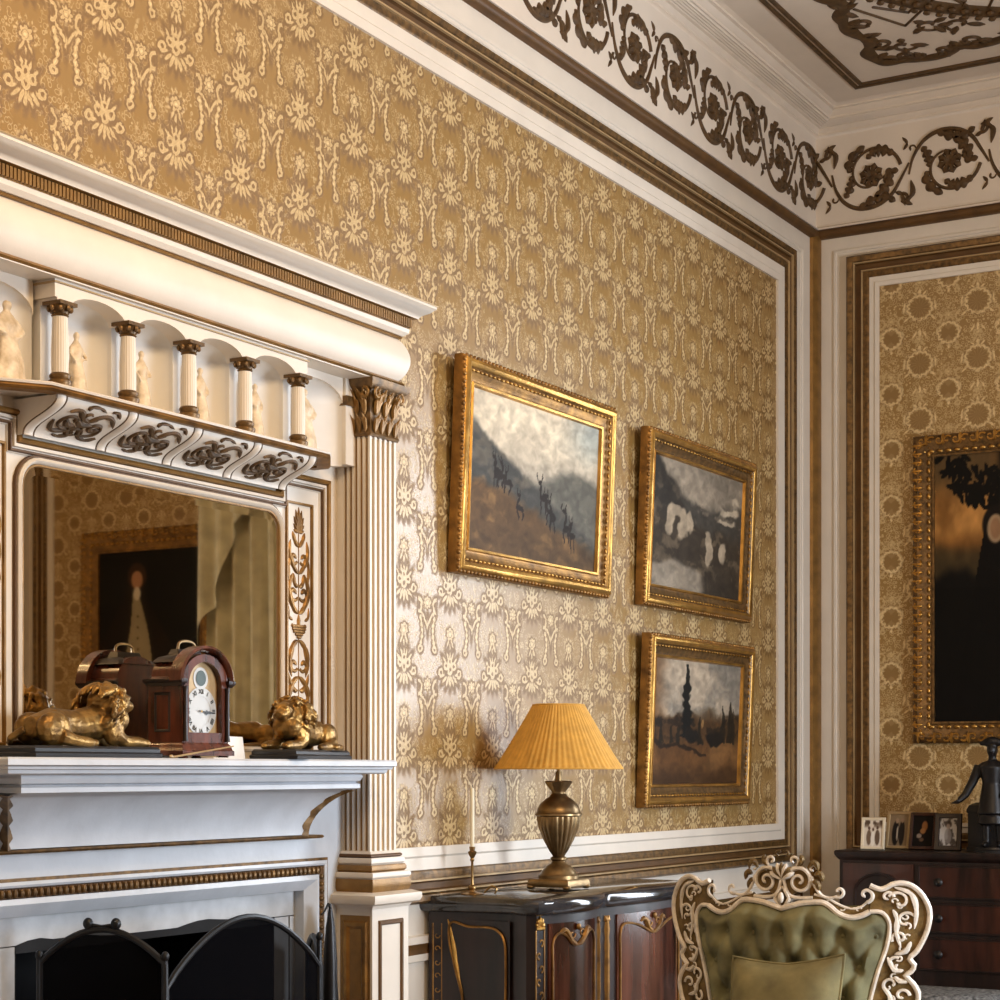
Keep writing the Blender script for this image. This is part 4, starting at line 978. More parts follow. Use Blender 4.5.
# ================================================================== fire screen and irons
fs_ = thing('fire_screen', (.45, 3.8, .012), 'black folding fire screen with arched gauze panels before the hearth', 'fire screen')
def leaf_(p0, p1, zs, rise, handle=False):
    (x0, y0), (x1, y1) = p0, p1; n = 18
    top = [(x0+(x1-x0)*i/n, y0+(y1-y0)*i/n, zs+rise*math.sin(PI*i/n)**.85) for i in range(n+1)]
    fr = MB().tube([(x0, y0, .03)]+top+[(x1, y1, .03)], .0085, 8, closed=True).build('panel_frame', 'iron', fs_)
    mb = MB(); mb.add([(x, y, .03) for x, y, z in top]+top, [(i, i+1, n+2+i, n+1+i) for i in range(n)]); mb.build('gauze', 'mesh', fs_, 0)
    if handle:
        i0, i1 = 7, 11
        for i in (i0, i1): MB().ball((top[i][0], top[i][1], top[i][2]+.018), (.013, .013, .015), 10, 8).build('handle_knob', 'iron', fr)
        MB().tube([(top[i0][0], top[i0][1], top[i0][2]+.016), (top[9][0], top[9][1], top[9][2]+.006), (top[i1][0], top[i1][1], top[i1][2]+.016)], .005, 8).build('handle_bar', 'iron', fr)
leaf_((.21, 3.395), (.50, 3.52), .925, .085, True); leaf_((.50, 3.525), (.50, 4.16), .865, .155); leaf_((.50, 4.165), (.20, 4.52), .865, .06)
for x, y in ((.50, 3.522), (.50, 4.162), (.21, 3.392)):
    MB().tube([(x, y, .012), (x, y, .935)], .007, 8).build('post', 'iron', fs_); MB().ball((x, y, .945), (.010, .010, .013), 10, 8).build('finial', 'iron', fs_)
# hearth brush hanging on a stand beside the jamb
ir = thing('hearth_brush', (.235, 4.60, 0), 'black hearth brush and iron standing at the fireplace jamb', 'fire iron')
MB().lathe([(.045, 0), (.045, .012), (.012, .02), (.006, .04), (.006, .45)], (.235, 4.585, 0), 14).build('stand', 'iron', ir)
MB().lathe([(.010, .40), (.022, .42), (.024, .70), (.020, .83), (.014, .93), (.005, .985), (.003, 1.0)], (.235, 4.585, 0), 14, lambda a, z: 1+.10*math.sin(7*a+z*20)).build('bristle', 'blackbronze', ir)
MB().tube([(.235, 4.585, .985), (.245, 4.56, 1.0), (.25, 4.535, .98), (.25, 4.52, .972)], [.004, .004, .003, .002], 6).build('hook', 'iron', ir)

# ================================================================== commode with lamp and candlestick
cm = thing('commode', (.24, 6.03, 0), 'serpentine mahogany commode with gilt mounts and black marble top', 'commode')
CMZ = .910
def frontx(y):
    if y < 5.93: t = (y-5.52)/.41; return .452+.034*math.sin(PI*max(0, min(1, t)))
    t = (y-5.93)/.75; return .452+.040*math.sin(PI*max(0, min(1, t)))**.8
plan = [(.02, 5.475), (.10, 5.485), (.20, 5.498), (.30, 5.498), (.37, 5.486), (.41, 5.470), (.446, 5.478), (.458, 5.512)]
ys = [5.52+1.16*i/40 for i in range(41)]
plan += [(frontx(y), y) for y in ys]+[(.452, 6.70), (.42, 6.715), (.02, 6.715)]
MB().plate(plan, [(.09, -.01), (.10, 0), (CMZ, 0)]).build('body', 'mahogdark', cm, 25)  # darker wood than the doors, carrying the near side's shade in its colour
MB().plate(plan, [(CMZ, .012), (CMZ+.006, .020), (CMZ+.018, .028), (CMZ+.034, .028), (CMZ+.048, .022), (CMZ+.055, .012)]).build('marble_top', 'marble', cm)
for x, y in ((.05, 5.52), (.44, 5.51), (.44, 6.67), (.05, 6.67)):
    MB().lathe([(.014, 0), (.020, .01), (.016, .04), (.030, .10)], (x, y, 0), 12).build('foot', 'giltdark', cm)
def fpt(y, z, h): return (frontx(y)+h, y, z)
def spt(x, z, h):   # near side
    t = (x-.02)/.39; return (x, 5.475+.024*math.sin(PI*min(1, max(0, t))**1.0)*1.0-.004*t-h, z)
for y0, y1 in ((5.535, 5.835), (6.02, 6.53)):
    n = 14; mb = MB().grid(n, 1, lambda u, v: fpt(y0+(y1-y0)*u, .16+.72*v, .006))
    g = mb.v[:]; mb.add([fpt(y0, .16, 0), fpt(y0, .16, .006), fpt(y0, .88, .006), fpt(y0, .88, 0)], [(0, 1, 2, 3)]); mb.add([fpt(y1, .16, 0), fpt(y1, .16, .006), fpt(y1, .88, .006), fpt(y1, .88, 0)], [(0, 1, 2, 3)])
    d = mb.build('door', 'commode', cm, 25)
    ymm = (y0+y1)/2; hw_ = (y1-y0)/2-.015
    bord = smooth_path([(ymm-hw_, .18), (ymm-hw_, .70), (ymm-hw_, .81), (ymm-hw_+.03, .845), (ymm-hw_*.5, .835), (ymm-.03, .805), (ymm, .80), (ymm+.03, .805), (ymm+hw_*.5, .835), (ymm+hw_-.03, .845), (ymm+hw_, .81), (ymm+hw_, .70), (ymm+hw_, .18)], 5)
    MB().tube([fpt(a, b, .009) for a, b in bord], .0045, 6).build('gilt_border', 'giltdark', d)
    mb = MB()
    for sg in (-1, 1):
        mb.ribbon(smooth_path([(ymm, .80), (ymm+sg*.04, .82), (ymm+sg*.07, .855), (ymm+sg*.10, .845)], 5), leafw(.011, 3), .010, lambda a, b, h: fpt(a, b, .007+h))
        mb.ribbon(spiral(ymm+sg*.03, .838, .018, .004, 0, sg*5, 12), tap(.004, .003), .008, lambda a, b, h: fpt(a, b, .007+h))
    mb.ball(fpt(ymm, .862, .012), (.008, .012, .012), 8, 6); mb.build('gilt_crest', 'giltdark', d)
# pilaster mounts on the front
for y in (5.90, 5.965, 6.60):
    mb = MB(); fmq = lambda a, b, h: fpt(a, b, h)
    mb.ribbon(resample([(y, .15), (y, .86)], 24), lambda t: .008+.005*abs(math.sin(t*11*PI)), .010, fmq)
    for k in range(3): mb.ribbon([(y+(k-1)*.012*t, .85+.03*t) for t in (0, .5, 1)], leafw(.008, 1), .012, fmq)
    mb.build('gilt_mount', 'giltdark', cm)
# corner post: openwork gilt mount with shell cap
def kpt(u, z, h): return (.452+.30*u+.72*h, 5.492+.9*u-.70*h, z)
mb = MB()
for sg in (-1, 1): mb.ribbon(resample([(sg*.020, .14), (sg*.020, .86)], 16), .004, .008, kpt)
for k in range(16):
    z = .16+.044*k; sg = 1 if k % 2 else -1
    mb.ribbon(spiral(sg*.004, z, .014, .003, -1.5, -1.5+sg*4.8, 12), tap(.0045, .0035), .010, kpt)
mb.build('corner_mount', 'giltdark', cm)
mb = MB()
for k in range(5):
    a = PI*(.1+.8*k/4); mb.ribbon([(math.cos(a)*.024*t, .872+math.sin(a)*.036*t) for t in (0, .4, .8, 1)], leafw(.009, 1), .014, kpt)
mb.ribbon([(-.02, .868), (.02, .868)], .008, .016, kpt); mb.build('shell_mount', 'gilt', cm)
# near side: shade put into the dark panel colour; curved gilt border
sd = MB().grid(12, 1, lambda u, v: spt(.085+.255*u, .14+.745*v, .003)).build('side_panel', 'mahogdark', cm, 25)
bd = smooth_path([(.115, .14), (.112, .30), (.135, .50), (.150, .60), (.120, .72), (.098, .82), (.108, .875), (.17, .862), (.25, .862), (.29, .852), (.318, .82), (.325, .74), (.322, .50), (.325, .14)], 5)
MB().tube([spt(a, b, .008) for a, b in bd], .0045, 6).build('gilt_border', 'giltdark', sd)
mb = MB(); mb.ribbon(smooth_path([(.150, .60), (.128, .70), (.112, .80), (.092, .885)], 5), leafw(.008, 4), .008, lambda a, b, h: spt(a, b, h+.004))
mb.build('gilt_leaf', 'gilt', sd)
mb = MB()
for x_ in (.035, .068): mb.ribbon(resample([(x_, .14), (x_, .87)], 12), .004, .008, lambda a, b, h: spt(a, b, h))
for k in range(15): mb.ribbon(spiral(.051, .17+.047*k, .012, .003, 0, 5*(1 if k % 2 else -1), 10), tap(.004, .003), .008, lambda a, b, h: spt(a, b, h))
mb.build('back_post_mount', 'giltdark', cm)

# ---- table lamp
LX, LY, LZ = .255, 5.985, CMZ+.055
lp = thing('table_lamp', (LX, LY, LZ), 'fluted bronze urn lamp with pleated mustard shade on the commode', 'lamp')
mb = MB().plate([(LX-.082, LY-.082), (LX+.082, LY-.082), (LX+.082, LY+.082), (LX-.082, LY+.082)], [(LZ+.012, 0), (LZ+.018, .003), (LZ+.034, 0), (LZ+.040, -.006)])
for a in (-1, 1):
    for b2 in (-1, 1): mb.ball((LX+a*.074, LY+b2*.074, LZ+.0115), (.016, .016, .010), 10, 6)
mb.build('base', 'bronze', lp)
MB().lathe([(.074, LZ+.040), (.074, LZ+.052), (.066, LZ+.060), (.064, LZ+.066), (.050, LZ+.080), (.046, LZ+.086), (.030, LZ+.094), (.024, LZ+.104), (.030, LZ+.110), (.030, LZ+.116), (.020, LZ+.122)], (LX, LY, 0), 36).build('foot', 'bronze', lp)
MB().lathe([(.020, LZ+.12), (.034, LZ+.14), (.056, LZ+.18), (.074, LZ+.225), (.080, LZ+.255), (.080, LZ+.268)], (LX, LY, 0), 144, lambda a, z: 1-.075*(1-abs(math.cos(10*a))**.6)).build('fluted_bowl', 'bronze', lp)
MB().lathe([(.080, LZ+.266), (.086, LZ+.270), (.086, LZ+.276), (.080, LZ+.282), (.078, LZ+.292), (.068, LZ+.312), (.048, LZ+.330), (.034, LZ+.338), (.030, LZ+.346), (.026, LZ+.350), (.026, LZ+.356), (.042, LZ+.378), (.050, LZ+.392), (.046, LZ+.396), (.014, LZ+.392), (.012, LZ+.43)], (LX, LY, 0), 40, lambda a, z: 1+(.05*math.cos(8*a) if z > LZ+.37 and z < LZ+.394 else 0)).build('shoulder', 'bronze', lp)
MB().tube([(LX, LY, LZ+.39), (LX, LY, LZ+.64)], .006, 8).build('stem', 'brass', lp)
sh0, sh1 = LZ+.440, LZ+.672
pl = lambda a, z: 1+.012*math.cos(64*a)+.004*math.sin(23*a)
prof = [(.235-(.235-.094)*(i/12)**.93, sh0+(sh1-sh0)*(i/12)) for i in range(13)]
mb = MB().lathe(prof+[(r-.003, z) for r, z in prof[::-1]], (LX, LY, 0), 256, pl); mb.f = [f for f in mb.f if len(f) < 20]
mb.build('shade', 'shade', lp, 60)
MB().tube([(LX+.2345*math.cos(2*PI*i/48), LY+.2345*math.sin(2*PI*i/48), sh0) for i in range(48)], .003, 6, closed=True).build('shade_trim', 'shade', lp)
MB().tube([(LX+.094*math.cos(2*PI*i/32), LY+.094*math.sin(2*PI*i/32), sh1) for i in range(32)], .003, 6, closed=True).build('shade_trim', 'shade', lp)
mb = MB()
for k in range(3):
    a = 2*PI*k/3; mb.tube([(LX, LY, LZ+.64), (LX+.093*math.cos(a), LY+.093*math.sin(a), sh1-.004)], .002, 5)
mb.build('shade_carrier', 'brass', lp)
# ---- candlestick and its candle
KX, KY = .135, 5.575
ks = thing('candlestick', (KX, KY, LZ), 'slender brass chamberstick with side handle on the marble top', 'candlestick')
MB().lathe([(.040, 0), (.042, .004), (.030, .008), (.012, .012), (.008, .018)], (KX, KY, LZ), 20).build('pan', 'brass', ks)
MB().lathe([(.008, .016), (.015, .024), (.015, .030), (.006, .036), (.0045, .05), (.0045, .115), (.008, .122), (.006, .128), (.014, .142), (.016, .150), (.009, .154), (.011, .168)], (KX, KY, LZ), 14).build('stem', 'brass', ks)
MB().tube(smooth_path([(KX+.038, KY+.02, LZ+.008), (KX+.06, KY+.03, LZ+.03), (KX+.075, KY+.038, LZ+.02), (KX+.07, KY+.036, LZ+.004)], 5), .004, 6).build('handle', 'brass', ks)
cn = thing('candle', (KX, KY, LZ+.156), 'thin ivory taper candle in the brass chamberstick', 'candle')
MB().lathe([(.0072, .156), (.0072, .362), (.005, .372), (0, .374)], (KX, KY, LZ), 12).build('wax', 'wax', cn); MB().tube([(KX, KY, LZ+.372), (KX+.001, KY, LZ+.384)], .0012, 5).build('wick', 'black', cn)
# ================================================================== pictures
def deer(img, U, V, cx, cy, s, col=(.13, .11, .10)):
    d = lambda x, y, rx, ry: (((U-x)/rx)**2+((V-y)/ry)**2)
    m_ = np.zeros_like(U)
    for x, y, rx, ry in ((cx, cy, .030*s, .030*s), (cx-.022*s, cy+.05*s, .010*s, .045*s), (cx-.030*s, cy+.10*s, .016*s, .016*s), (cx-.018*s, cy-.06*s, .006*s, .05*s), (cx+.018*s, cy-.06*s, .006*s, .05*s), (cx-.044*s, cy+.135*s, .004*s, .03*s), (cx-.016*s, cy+.135*s, .004*s, .03*s)):
        m_ = np.maximum(m_, 1-sst(.7, 1.2, d(x, y, rx, ry)))
    return blend(img, col, m_)
def pic_deer(U, V):
    U, V = U+(fbm(U, V, 9, 4, 61)-.5)*.075, V+(fbm(U, V, 11, 4, 81)-.5)*.075
    n1 = fbm(U, V, 4, 5, 1); n2 = fbm(U, V, 12, 4, 2)
    img = np.ones(U.shape+(3,))*np.array([.70, .69, .67])
    img = blend(img, (.80, .79, .76), sst(.4, .7, n1)*.8); img = blend(img, (.52, .60, .66), sst(.6, 1, U)*sst(.6, .95, V)*.7)
    img = blend(img, (.50, .50, .50), (1-sst(.5, .75, V))*.6)
    ridge2 = .50+.10*sst(.5, .75, U)-.10*np.abs(U-.82)+.05*n2
    img = blend(img, (.33, .34, .34), 1-sst(-.03, .05, V-ridge2)); img = blend(img, (.46, .46, .45), (1-sst(-.03, .05, V-ridge2))*sst(.5, .75, n2)*.5)
    ridge1 = .74-.62*U+.07*n1+.03*n2
    m1 = 1-sst(-.02, .04, V-ridge1); img = blend(img, (.24, .25, .26), m1); img = blend(img, (.36, .35, .33), m1*sst(.5, .7, n2)*.6)
    fore = .42-.40*np.clip(U-.15, 0, 1)**1.2+.05*n2-.02
    m3 = 1-sst(-.03, .05, V-fore); img = blend(img, (.33, .26, .18), m3); img = blend(img, (.50, .40, .27), m3*sst(.5, .75, n2)*.7); img = blend(img, (.13, .11, .09), m3*sst(.35, .0, V)*.55*(1-n1))
    for cx, cy, s in ((.20, .52, .9), (.24, .50, .8), (.28, .46, .8), (.56, .42, 1.0), (.61, .35, .9), (.64, .32, .9), (.76, .26, 1.0), (.81, .21, .9), (.38, .32, .8)): img = deer(img, U, V, cx, cy, s)
    return (img*(.80+.40*fbm(U, V, 26, 3, 8)[..., None]))**.95*np.array([1.06, 1.0, .90])*LUM
def pic_glen(U, V):
    U, V = U+(fbm(U, V, 9, 4, 62)-.5)*.075, V+(fbm(U, V, 11, 4, 82)-.5)*.075
    n1 = fbm(U, V, 5, 5, 11); n2 = fbm(U, V, 14, 4, 12)
    img = np.ones(U.shape+(3,))*np.array([.62, .60, .58]); img = blend(img, (.42, .41, .40), sst(.35, .7, n1)*.6)
    r = .62+.30*np.abs(U-.62)+.08*n2; m_ = 1-sst(-.02, .05, V-r); img = blend(img, (.26, .26, .26), m_); img = blend(img, (.48, .46, .44), m_*sst(.55, .75, n2)*.8)
    left = .98-1.15*U+.12*n1+.05*n2; m_ = 1-sst(-.03, .05, V-left); img = blend(img, (.19, .185, .18), m_); img = blend(img, (.33, .31, .29), m_*sst(.55, .72, n2)*.7)
    base = .52-.10*U+.10*n2; m_ = 1-sst(-.03, .06, V-base); img = blend(img, (.235, .215, .195), m_); img = blend(img, (.40, .37, .33), m_*sst(.52, .7, n2)*.8)
    for x, y, rx, ry in ((.20, .53, .045, .13), (.33, .52, .05, .13), (.26, .60, .10, .05), (.40, .54, .04, .09), (.62, .36, .035, .15), (.60, .46, .03, .06), (.78, .37, .045, .09)):
        img = blend(img, (.70, .67, .63), (1-sst(.6, 1.25, ((U-x+.02*(n2-.5))/rx)**2+((V-y)/ry)**2))*.9)
    for y0, x0, x1 in ((.70, .72, 1.0), (.62, .70, .95), (.80, .86, 1.0)): img = blend(img, (.72, .70, .67), (1-sst(.012, .03, np.abs(V-y0-.12*(U-x0)+.05*(n2-.5))))*sst(x0, x0+.05, U)*(1-sst(x1-.05, x1, U)))
    st = (1-sst(-.03, .03, V-(.24-.36*np.abs(U-.27))))*(1-sst(.5, .6, U)); img = blend(img, (.66, .65, .64), st*.9*(.6+.5*n1)); img = blend(img, (.17, .16, .15), (1-sst(.0, .25, V))*sst(.45, .7, U)*.6)
    return (img*(.80+.40*fbm(U, V, 26, 3, 8)[..., None]))**.95*np.array([1.06, 1.0, .90])*LUM
def pic_moor(U, V):
    U, V = U+(fbm(U, V, 9, 4, 63)-.5)*.075, V+(fbm(U, V, 11, 4, 83)-.5)*.075
    n1 = fbm(U, V, 4, 5, 21); n2 = fbm(U, V, 14, 4, 22)
    img = np.ones(U.shape+(3,))*np.array([.60, .585, .57]); img = blend(img, (.72, .69, .66), sst(.4, .65, n1)*.9); img = blend(img, (.42, .44, .47), sst(.6, .4, n1)*.4)
    img = blend(img, (.42, .28, .15), (1-sst(.0, .2, U))*sst(.3, .6, V)*.7)
    hill = .58-.22*np.abs(U-.62)+.05*n2; m_ = 1-sst(-.03, .05, V-hill); img = blend(img, (.36, .31, .25), m_)
    wood = .50+.08*n2; m_ = 1-sst(-.03, .05, V-wood); img = blend(img, (.29, .215, .14), m_); img = blend(img, (.12, .10, .08), m_*sst(.5, .65, n2)*sst(.3, .4, V)*.8)
    m_ = 1-sst(.28, .40, V); img = blend(img, (.37, .26, .155), m_); img = blend(img, (.52, .39, .25), m_*sst(.45, .75, n1)*.7)
    img = blend(img, (.14, .10, .07), (1-sst(.008, .02, np.abs(V-.345+.18*(U-.05)+.02*np.sin(U*14))))*(U < .62)*.9)
    img = blend(img, (.10, .07, .05), (1-sst(.0, .22, V))*.5)
    tw = .012+.075*np.clip((.97-V)/.6, 0, 1)*(.65+.5*np.abs(np.sin(V*46))); m_ = (1-sst(.7, 1.1, np.abs(U-.37)/tw))*(V > .38)*(V < .97); img = blend(img, (.075, .075, .07), m_)
    for x, h_ in ((.10, .5), (.20, .46), (.28, .48), (.52, .56), (.80, .66), (.88, .70), (.92, .62)): img = blend(img, (.11, .10, .08), (1-sst(.6, 1.1, np.abs(U-x)/(.006+.03*np.clip((h_-V)/.2, 0, 1))))*(V > .33)*(V < h_)*.85)
    for x, y, rx, ry in ((.66, .36, .06, .06), (.74, .38, .07, .07), (.43, .40, .08, .06)): img = blend(img, (.10, .09, .08), 1-sst(.6, 1.3, ((U-x)/rx)**2+((V-y)/ry)**2))
    img = blend(img, (.62, .5, .33), (1-sst(.6, 1.2, ((U-.56)/.015)**2+((V-.50)/.05)**2))*.8)
    return (img*(.80+.40*fbm(U, V, 26, 3, 8)[..., None]))**.95*np.array([1.06, 1.0, .90])*LUM
LUM = 1.0
def picture(y0, y1, z0, z1, fn, label, outer, mid, inner):
    t = thing('landscape_painting', (.03, (y0+y1)/2, z0), label, 'painting', 'framed landscapes on the damask')
    fm = lambda a, b, h: (.008+h+.030*(b-z0)/(z1-z0), a, b)
    r = rect(y0, y1, z0, z1)
    f = MB().sweep(r, [(0, 0), (0, .030), (.004, .040), (.010, .044)], fm).build('frame_edge', mid, t)
    MB().sweep(r, [(.010, .044), (.016, .052), (.026, .055), (.036, .051), (.040, .046)], fm).build('frame_roll', outer, t)
    MB().sweep(r, [(.040, .046), (.046, .040), (.060, .030), (.078, .023), (.084, .024)], fm).build('frame_cove', inner, t)  # cove darker than the roll: shade of its hollow set into the gilt
    MB().sweep(r, [(.084, .024), (.088, .030), (.096, .028), (.100, .014)], fm).build('sight_edge', outer, t)
    for nm, off, st, rad, m_ in (('gadroon_edge', .006, .026, (.010, .0085), mid), ('leaf_tip_moulding', .050, .030, (.012, .0055), 'gilt')):
        mb = MB(); Lx = (y1-y0-2*off); Lz = (z1-z0-2*off); h = .040 if off < .02 else .039
        nx, nz_ = int(Lx/st), int(Lz/st)
        for k in range(nx):
            a = y0+off+(k+.5)*Lx/nx
            for b in (z0+off, z1-off): c = fm(a, b, h); mb.ball(c, (rad[1], rad[0], rad[1]), 6, 4)
        for k in range(nz_):
            b = z0+off+(k+.5)*Lz/nz_
            for a in (y0+off, y1-off): c = fm(a, b, h); mb.ball(c, (rad[1], rad[1], rad[0]), 6, 4)
        q = mb.build(nm, m_, t, 60); q['kind'] = 'stuff'
    MB().add([fm(a, b, .001) for a, b in r], [(0, 1, 2, 3)]).build('backing', 'mahogdark', t, 0)
    canvas('canvas', 200, 124, lambda u, v: fm(y0+.098+(y1-y0-.196)*u, z0+.098+(z1-z0-.196)*v, .015), fn, t)
picture(5.615, 6.805, 2.100, 2.870, pic_deer, 'large gilt-framed highland painting of deer on a misty slope', 'gilt', 'giltdark', 'giltdark')
LUM = .86
picture(7.115, 8.285, 2.100, 2.852, pic_glen, 'dark gilt-framed painting of a rocky glen with pale shapes and stream', 'gilt', 'giltdark', 'capgilt')
picture(7.125, 8.262, 1.240, 1.982, pic_moor, 'brown gilt-framed painting of a moor with one tall dark tree', 'gilt', 'giltdark', 'capgilt')

# ---- carved-frame portraits on the end wall
def portrait(x0, x1, z0, z1, fn, label, wd=.11, seed=1, nu=110, nv=180, base='capgilt'):
    t = thing('portrait_painting', ((x0+x1)/2, YB-.03, z0), label, 'painting', 'carved-frame portraits on the end wall')
    fm = lambda a, b, h: (a, YB-.006-h, b)
    r = rect(x0, x1, z0, z1)
    MB().sweep(r, [(0, 0), (0, .03), (.010, .045), (.03, .055), (.05, .045), (.07, .030), (wd-.015, .022), (wd-.01, .028), (wd, .026), (wd, .012)], fm).build('frame', base, t)  # darker gilt ground: shade of the carving's hollows put into the colour
    mb = MB(); rr = random.Random(seed)
    per = [(x0+.03, z0+.03), (x0+.03, z1-.03), (x1-.03, z1-.03), (x1-.03, z0+.03), (x0+.03, z0+.03)]
    for (a0, b0), (a1, b1) in zip(per, per[1:]):
        L_ = math.dist((a0, b0), (a1, b1)); n_ = int(L_/.042); ux, uy = (a1-a0)/L_, (b1-b0)/L_
        for k in range(n_):
            s = (k+.5)*L_/n_; cx, cy = a0+ux*s, b0+uy*s; sg = 1 if k % 2 else -1; base = math.atan2(uy, ux)
            f2 = lambda a, b, h: fm(a, b, .047+h)
            mb.ribbon(spiral(cx, cy, .021, .005, base+sg*.6, base+sg*5.6, 12), tap(.006, .006), .014, f2)
            mb.ribbon([(cx+uy*q-ux*.02*sg, cy-ux*q) for q in (-.03, -.018, 0, .016, .026)], leafw(.009, 2), .016, f2)
            f3 = lambda a, b, h: fm(a, b, .028+h)
            # inner row of beads-and-leaves
            c = fm(cx+uy*.052, cy-ux*.052, .032); mb.ball(c, (.010+.006*abs(ux), .008, .010+.006*abs(uy)), 7, 5)
    q = mb.build('frame_carving', 'gilt', t, 60); q['kind'] = 'stuff'
    MB().add([fm(a, b, .001) for a, b in r], [(0, 1, 2, 3)]).build('backing', 'mahogdark', t, 0)
    canvas('canvas', nu, nv, lambda u, v: fm(x0+wd-.003+(x1-x0-2*wd+.006)*u, z0+wd-.003+(z1-z0-2*wd+.006)*v, .014), fn, t)
def pic_lady(U, V):
    n1 = fbm(U, V, 6, 5, 31); n2 = fbm(U, V, 16, 4, 32)
    img = np.ones(U.shape+(3,))*np.array([.075, .06, .05])
    sky = sst(.55, .70, V)*(1-sst(.40, .52, U)); img = blend(img, (.60, .41, .20), sky); img = blend(img, (.78, .56, .30), sky*sst(.66, .74, V)*(1-sst(.80, .9, V))*sst(.35, .6, n1)); img = blend(img, (.40, .31, .19), sky*sst(.8, .95, V))
    hills = sst(.50, .56, V)*(1-sst(.60, .66, V+.08*U-.04*n1))*(1-sst(.45, .6, U)); img = blend(img, (.30, .245, .15), hills*.9)
    dk = 1-sst(-.03, .03, V-(.50+.05*np.sin(U*9)+.05*n1)); img = blend(img, (.055, .048, .042), dk)
    # overhanging foliage
    rr = random.Random(3); leaf_m = np.zeros_like(U)
    for k in range(150):
        t = rr.random(); cx = .10+.65*t+rr.uniform(-.10, .10); cy = .99-.20*t*rr.random()-rr.uniform(0, .06)-(.10*rr.random() if t > .1 else 0); a = rr.uniform(0, PI)
        dx, dy = U-cx, (V-cy)*1.6; ex = dx*math.cos(a)+dy*math.sin(a); ey = dy*math.cos(a)-dx*math.sin(a)
        leaf_m = np.maximum(leaf_m, 1-sst(.7, 1.2, (ex/.045)**2+(ey/.017)**2))
    img = blend(img, (.055, .05, .04), leaf_m)
    # sitter: dark cloak, pale oval face with lace
    body = (np.abs(U-.50) < .13+.34*np.clip(.70-V, 0, .8))*(V < .74)*1.0; img = blend(img, (.045, .038, .036), body)
    img = blend(img, (.10, .075, .06), 1-sst(.8, 1.15, ((U-.475)/.115)**2+((V-.73)/.075)**2)); img = blend(img, (.66, .55, .42), 1-sst(.7, 1.15, ((U-.46)/.065)**2+((V-.715)/.055)**2))
    img = blend(img, (.55, .38, .26), (1-sst(.6, 1.2, ((U-.46)/.04)**2+((V-.715)/.04)**2))*.6)
    return img*(.75+.3*n2[..., None])*np.where(V > .5, 1., .75)[..., None]
def pic_man(U, V):
    n1 = fbm(U, V, 6, 4, 41); img = np.ones(U.shape+(3,))*np.array([.085, .075, .062]); img = blend(img, (.16, .125, .085), sst(.4, .8, n1)*.5*(1-V))
    cx = .62
    body = (np.abs(U-cx-.02) < .10+.95*np.clip(.75-V, 0, .40))*(V < .80); img = blend(img, (.13, .095, .07), body*(.6+.5*n1))
    vest = (np.abs(U-cx-.02*np.sin(V*9)) < .030+.30*np.clip(.75-V, 0, .40))*(V < .77); img = blend(img, (.70, .64, .50), vest*(.70+.3*n1))
    for k in range(9): img = blend(img, (.30, .25, .17), 1-sst(.5, 1.3, ((U-cx+.01)/.010)**2+((V-.64+.06*k)/.008)**2))
    img = blend(img, (.22, .15, .10), 1-sst(.8, 1.15, ((U-cx)/.095)**2+((V-.86)/.075)**2)); img = blend(img, (.66, .48, .35), 1-sst(.75, 1.2, ((U-cx)/.055)**2+((V-.84)/.050)**2))
    img = blend(img, (.80, .75, .65), 1-sst(.7, 1.2, ((U-cx)/.034)**2+((V-.765)/.038)**2)); img = blend(img, (.50, .36, .26), 1-sst(.7, 1.2, ((U-.30)/.05)**2+((V-.30)/.03)**2)); img = blend(img, (.66, .60, .50), 1-sst(.7, 1.2, ((U-.78)/.07)**2+((V-.26)/.03)**2))
    return img
portrait(.536, 1.42, 1.535, 3.088, pic_lady, 'dark portrait with leafy branches and amber sky above the mahogany chest', .108, 1)
portrait(4.25, 5.378, 1.50, 2.955, pic_man, 'dim portrait of a man with pale waistcoat, seen in the overmantel mirror', .14, 2, base='giltdark')

# ---- curtains of the end window
def curtain(x0, x1, label, tie):
    t = thing('curtain', ((x0+x1)/2, YB-.12, .02), label, 'curtain', 'silk curtains at the end window')
    def f(u, v):
        z = .02+3.61*v; x = x0+(x1-x0)*u
        y = YB-.13-.05*math.sin(u*2*PI*6+.6*math.sin(v*4))-.02*math.sin(u*2*PI*13)*(.3+.7*(1-v)); return (x, y, z)
    MB().grid(120, 24, f).build('drape', 'curtain', t, 80)
    def g(u, v):   # fringed tail hanging from the pelmet
        x = x1-.02-(x1-x0)*.55*u if tie > 0 else x0+.02+(x1-x0)*.55*u; top = 3.632; bot = 2.15+1.1*u+.05*math.sin(u*14); z = top+(bot-top)*v
        return (x, YB-.235-.04*math.sin(u*20)-.02*v, z)
    MB().grid(60, 20, g).build('swag_tail', 'curtain', t, 80)
    return t
curtain(3.42, 4.24, 'olive silk curtain with swag tail, reflected beside the mirrored portrait', 1); curtain(1.62, 2.20, 'olive silk curtain hanging at the chest side of the window', -1)
pel = thing('pelmet', (2.9, YB-.15, 3.60), 'gilded pelmet over the end window', 'pelmet'); MB().box(1.5, 4.3, YB-.28, YB-.005, 3.64, 3.80).build('pelmet_board', 'giltdark', pel, 0)
MB().sweep([(1.5, YB-.02), (1.5, YB-.28), (4.3, YB-.28), (4.3, YB-.02)], [(0, 3.78), (.03, 3.80), (.035, 3.82), (0, 3.83)], PLAN, closed=False, pclosed=True).build('pelmet_moulding', 'gilt', pel)

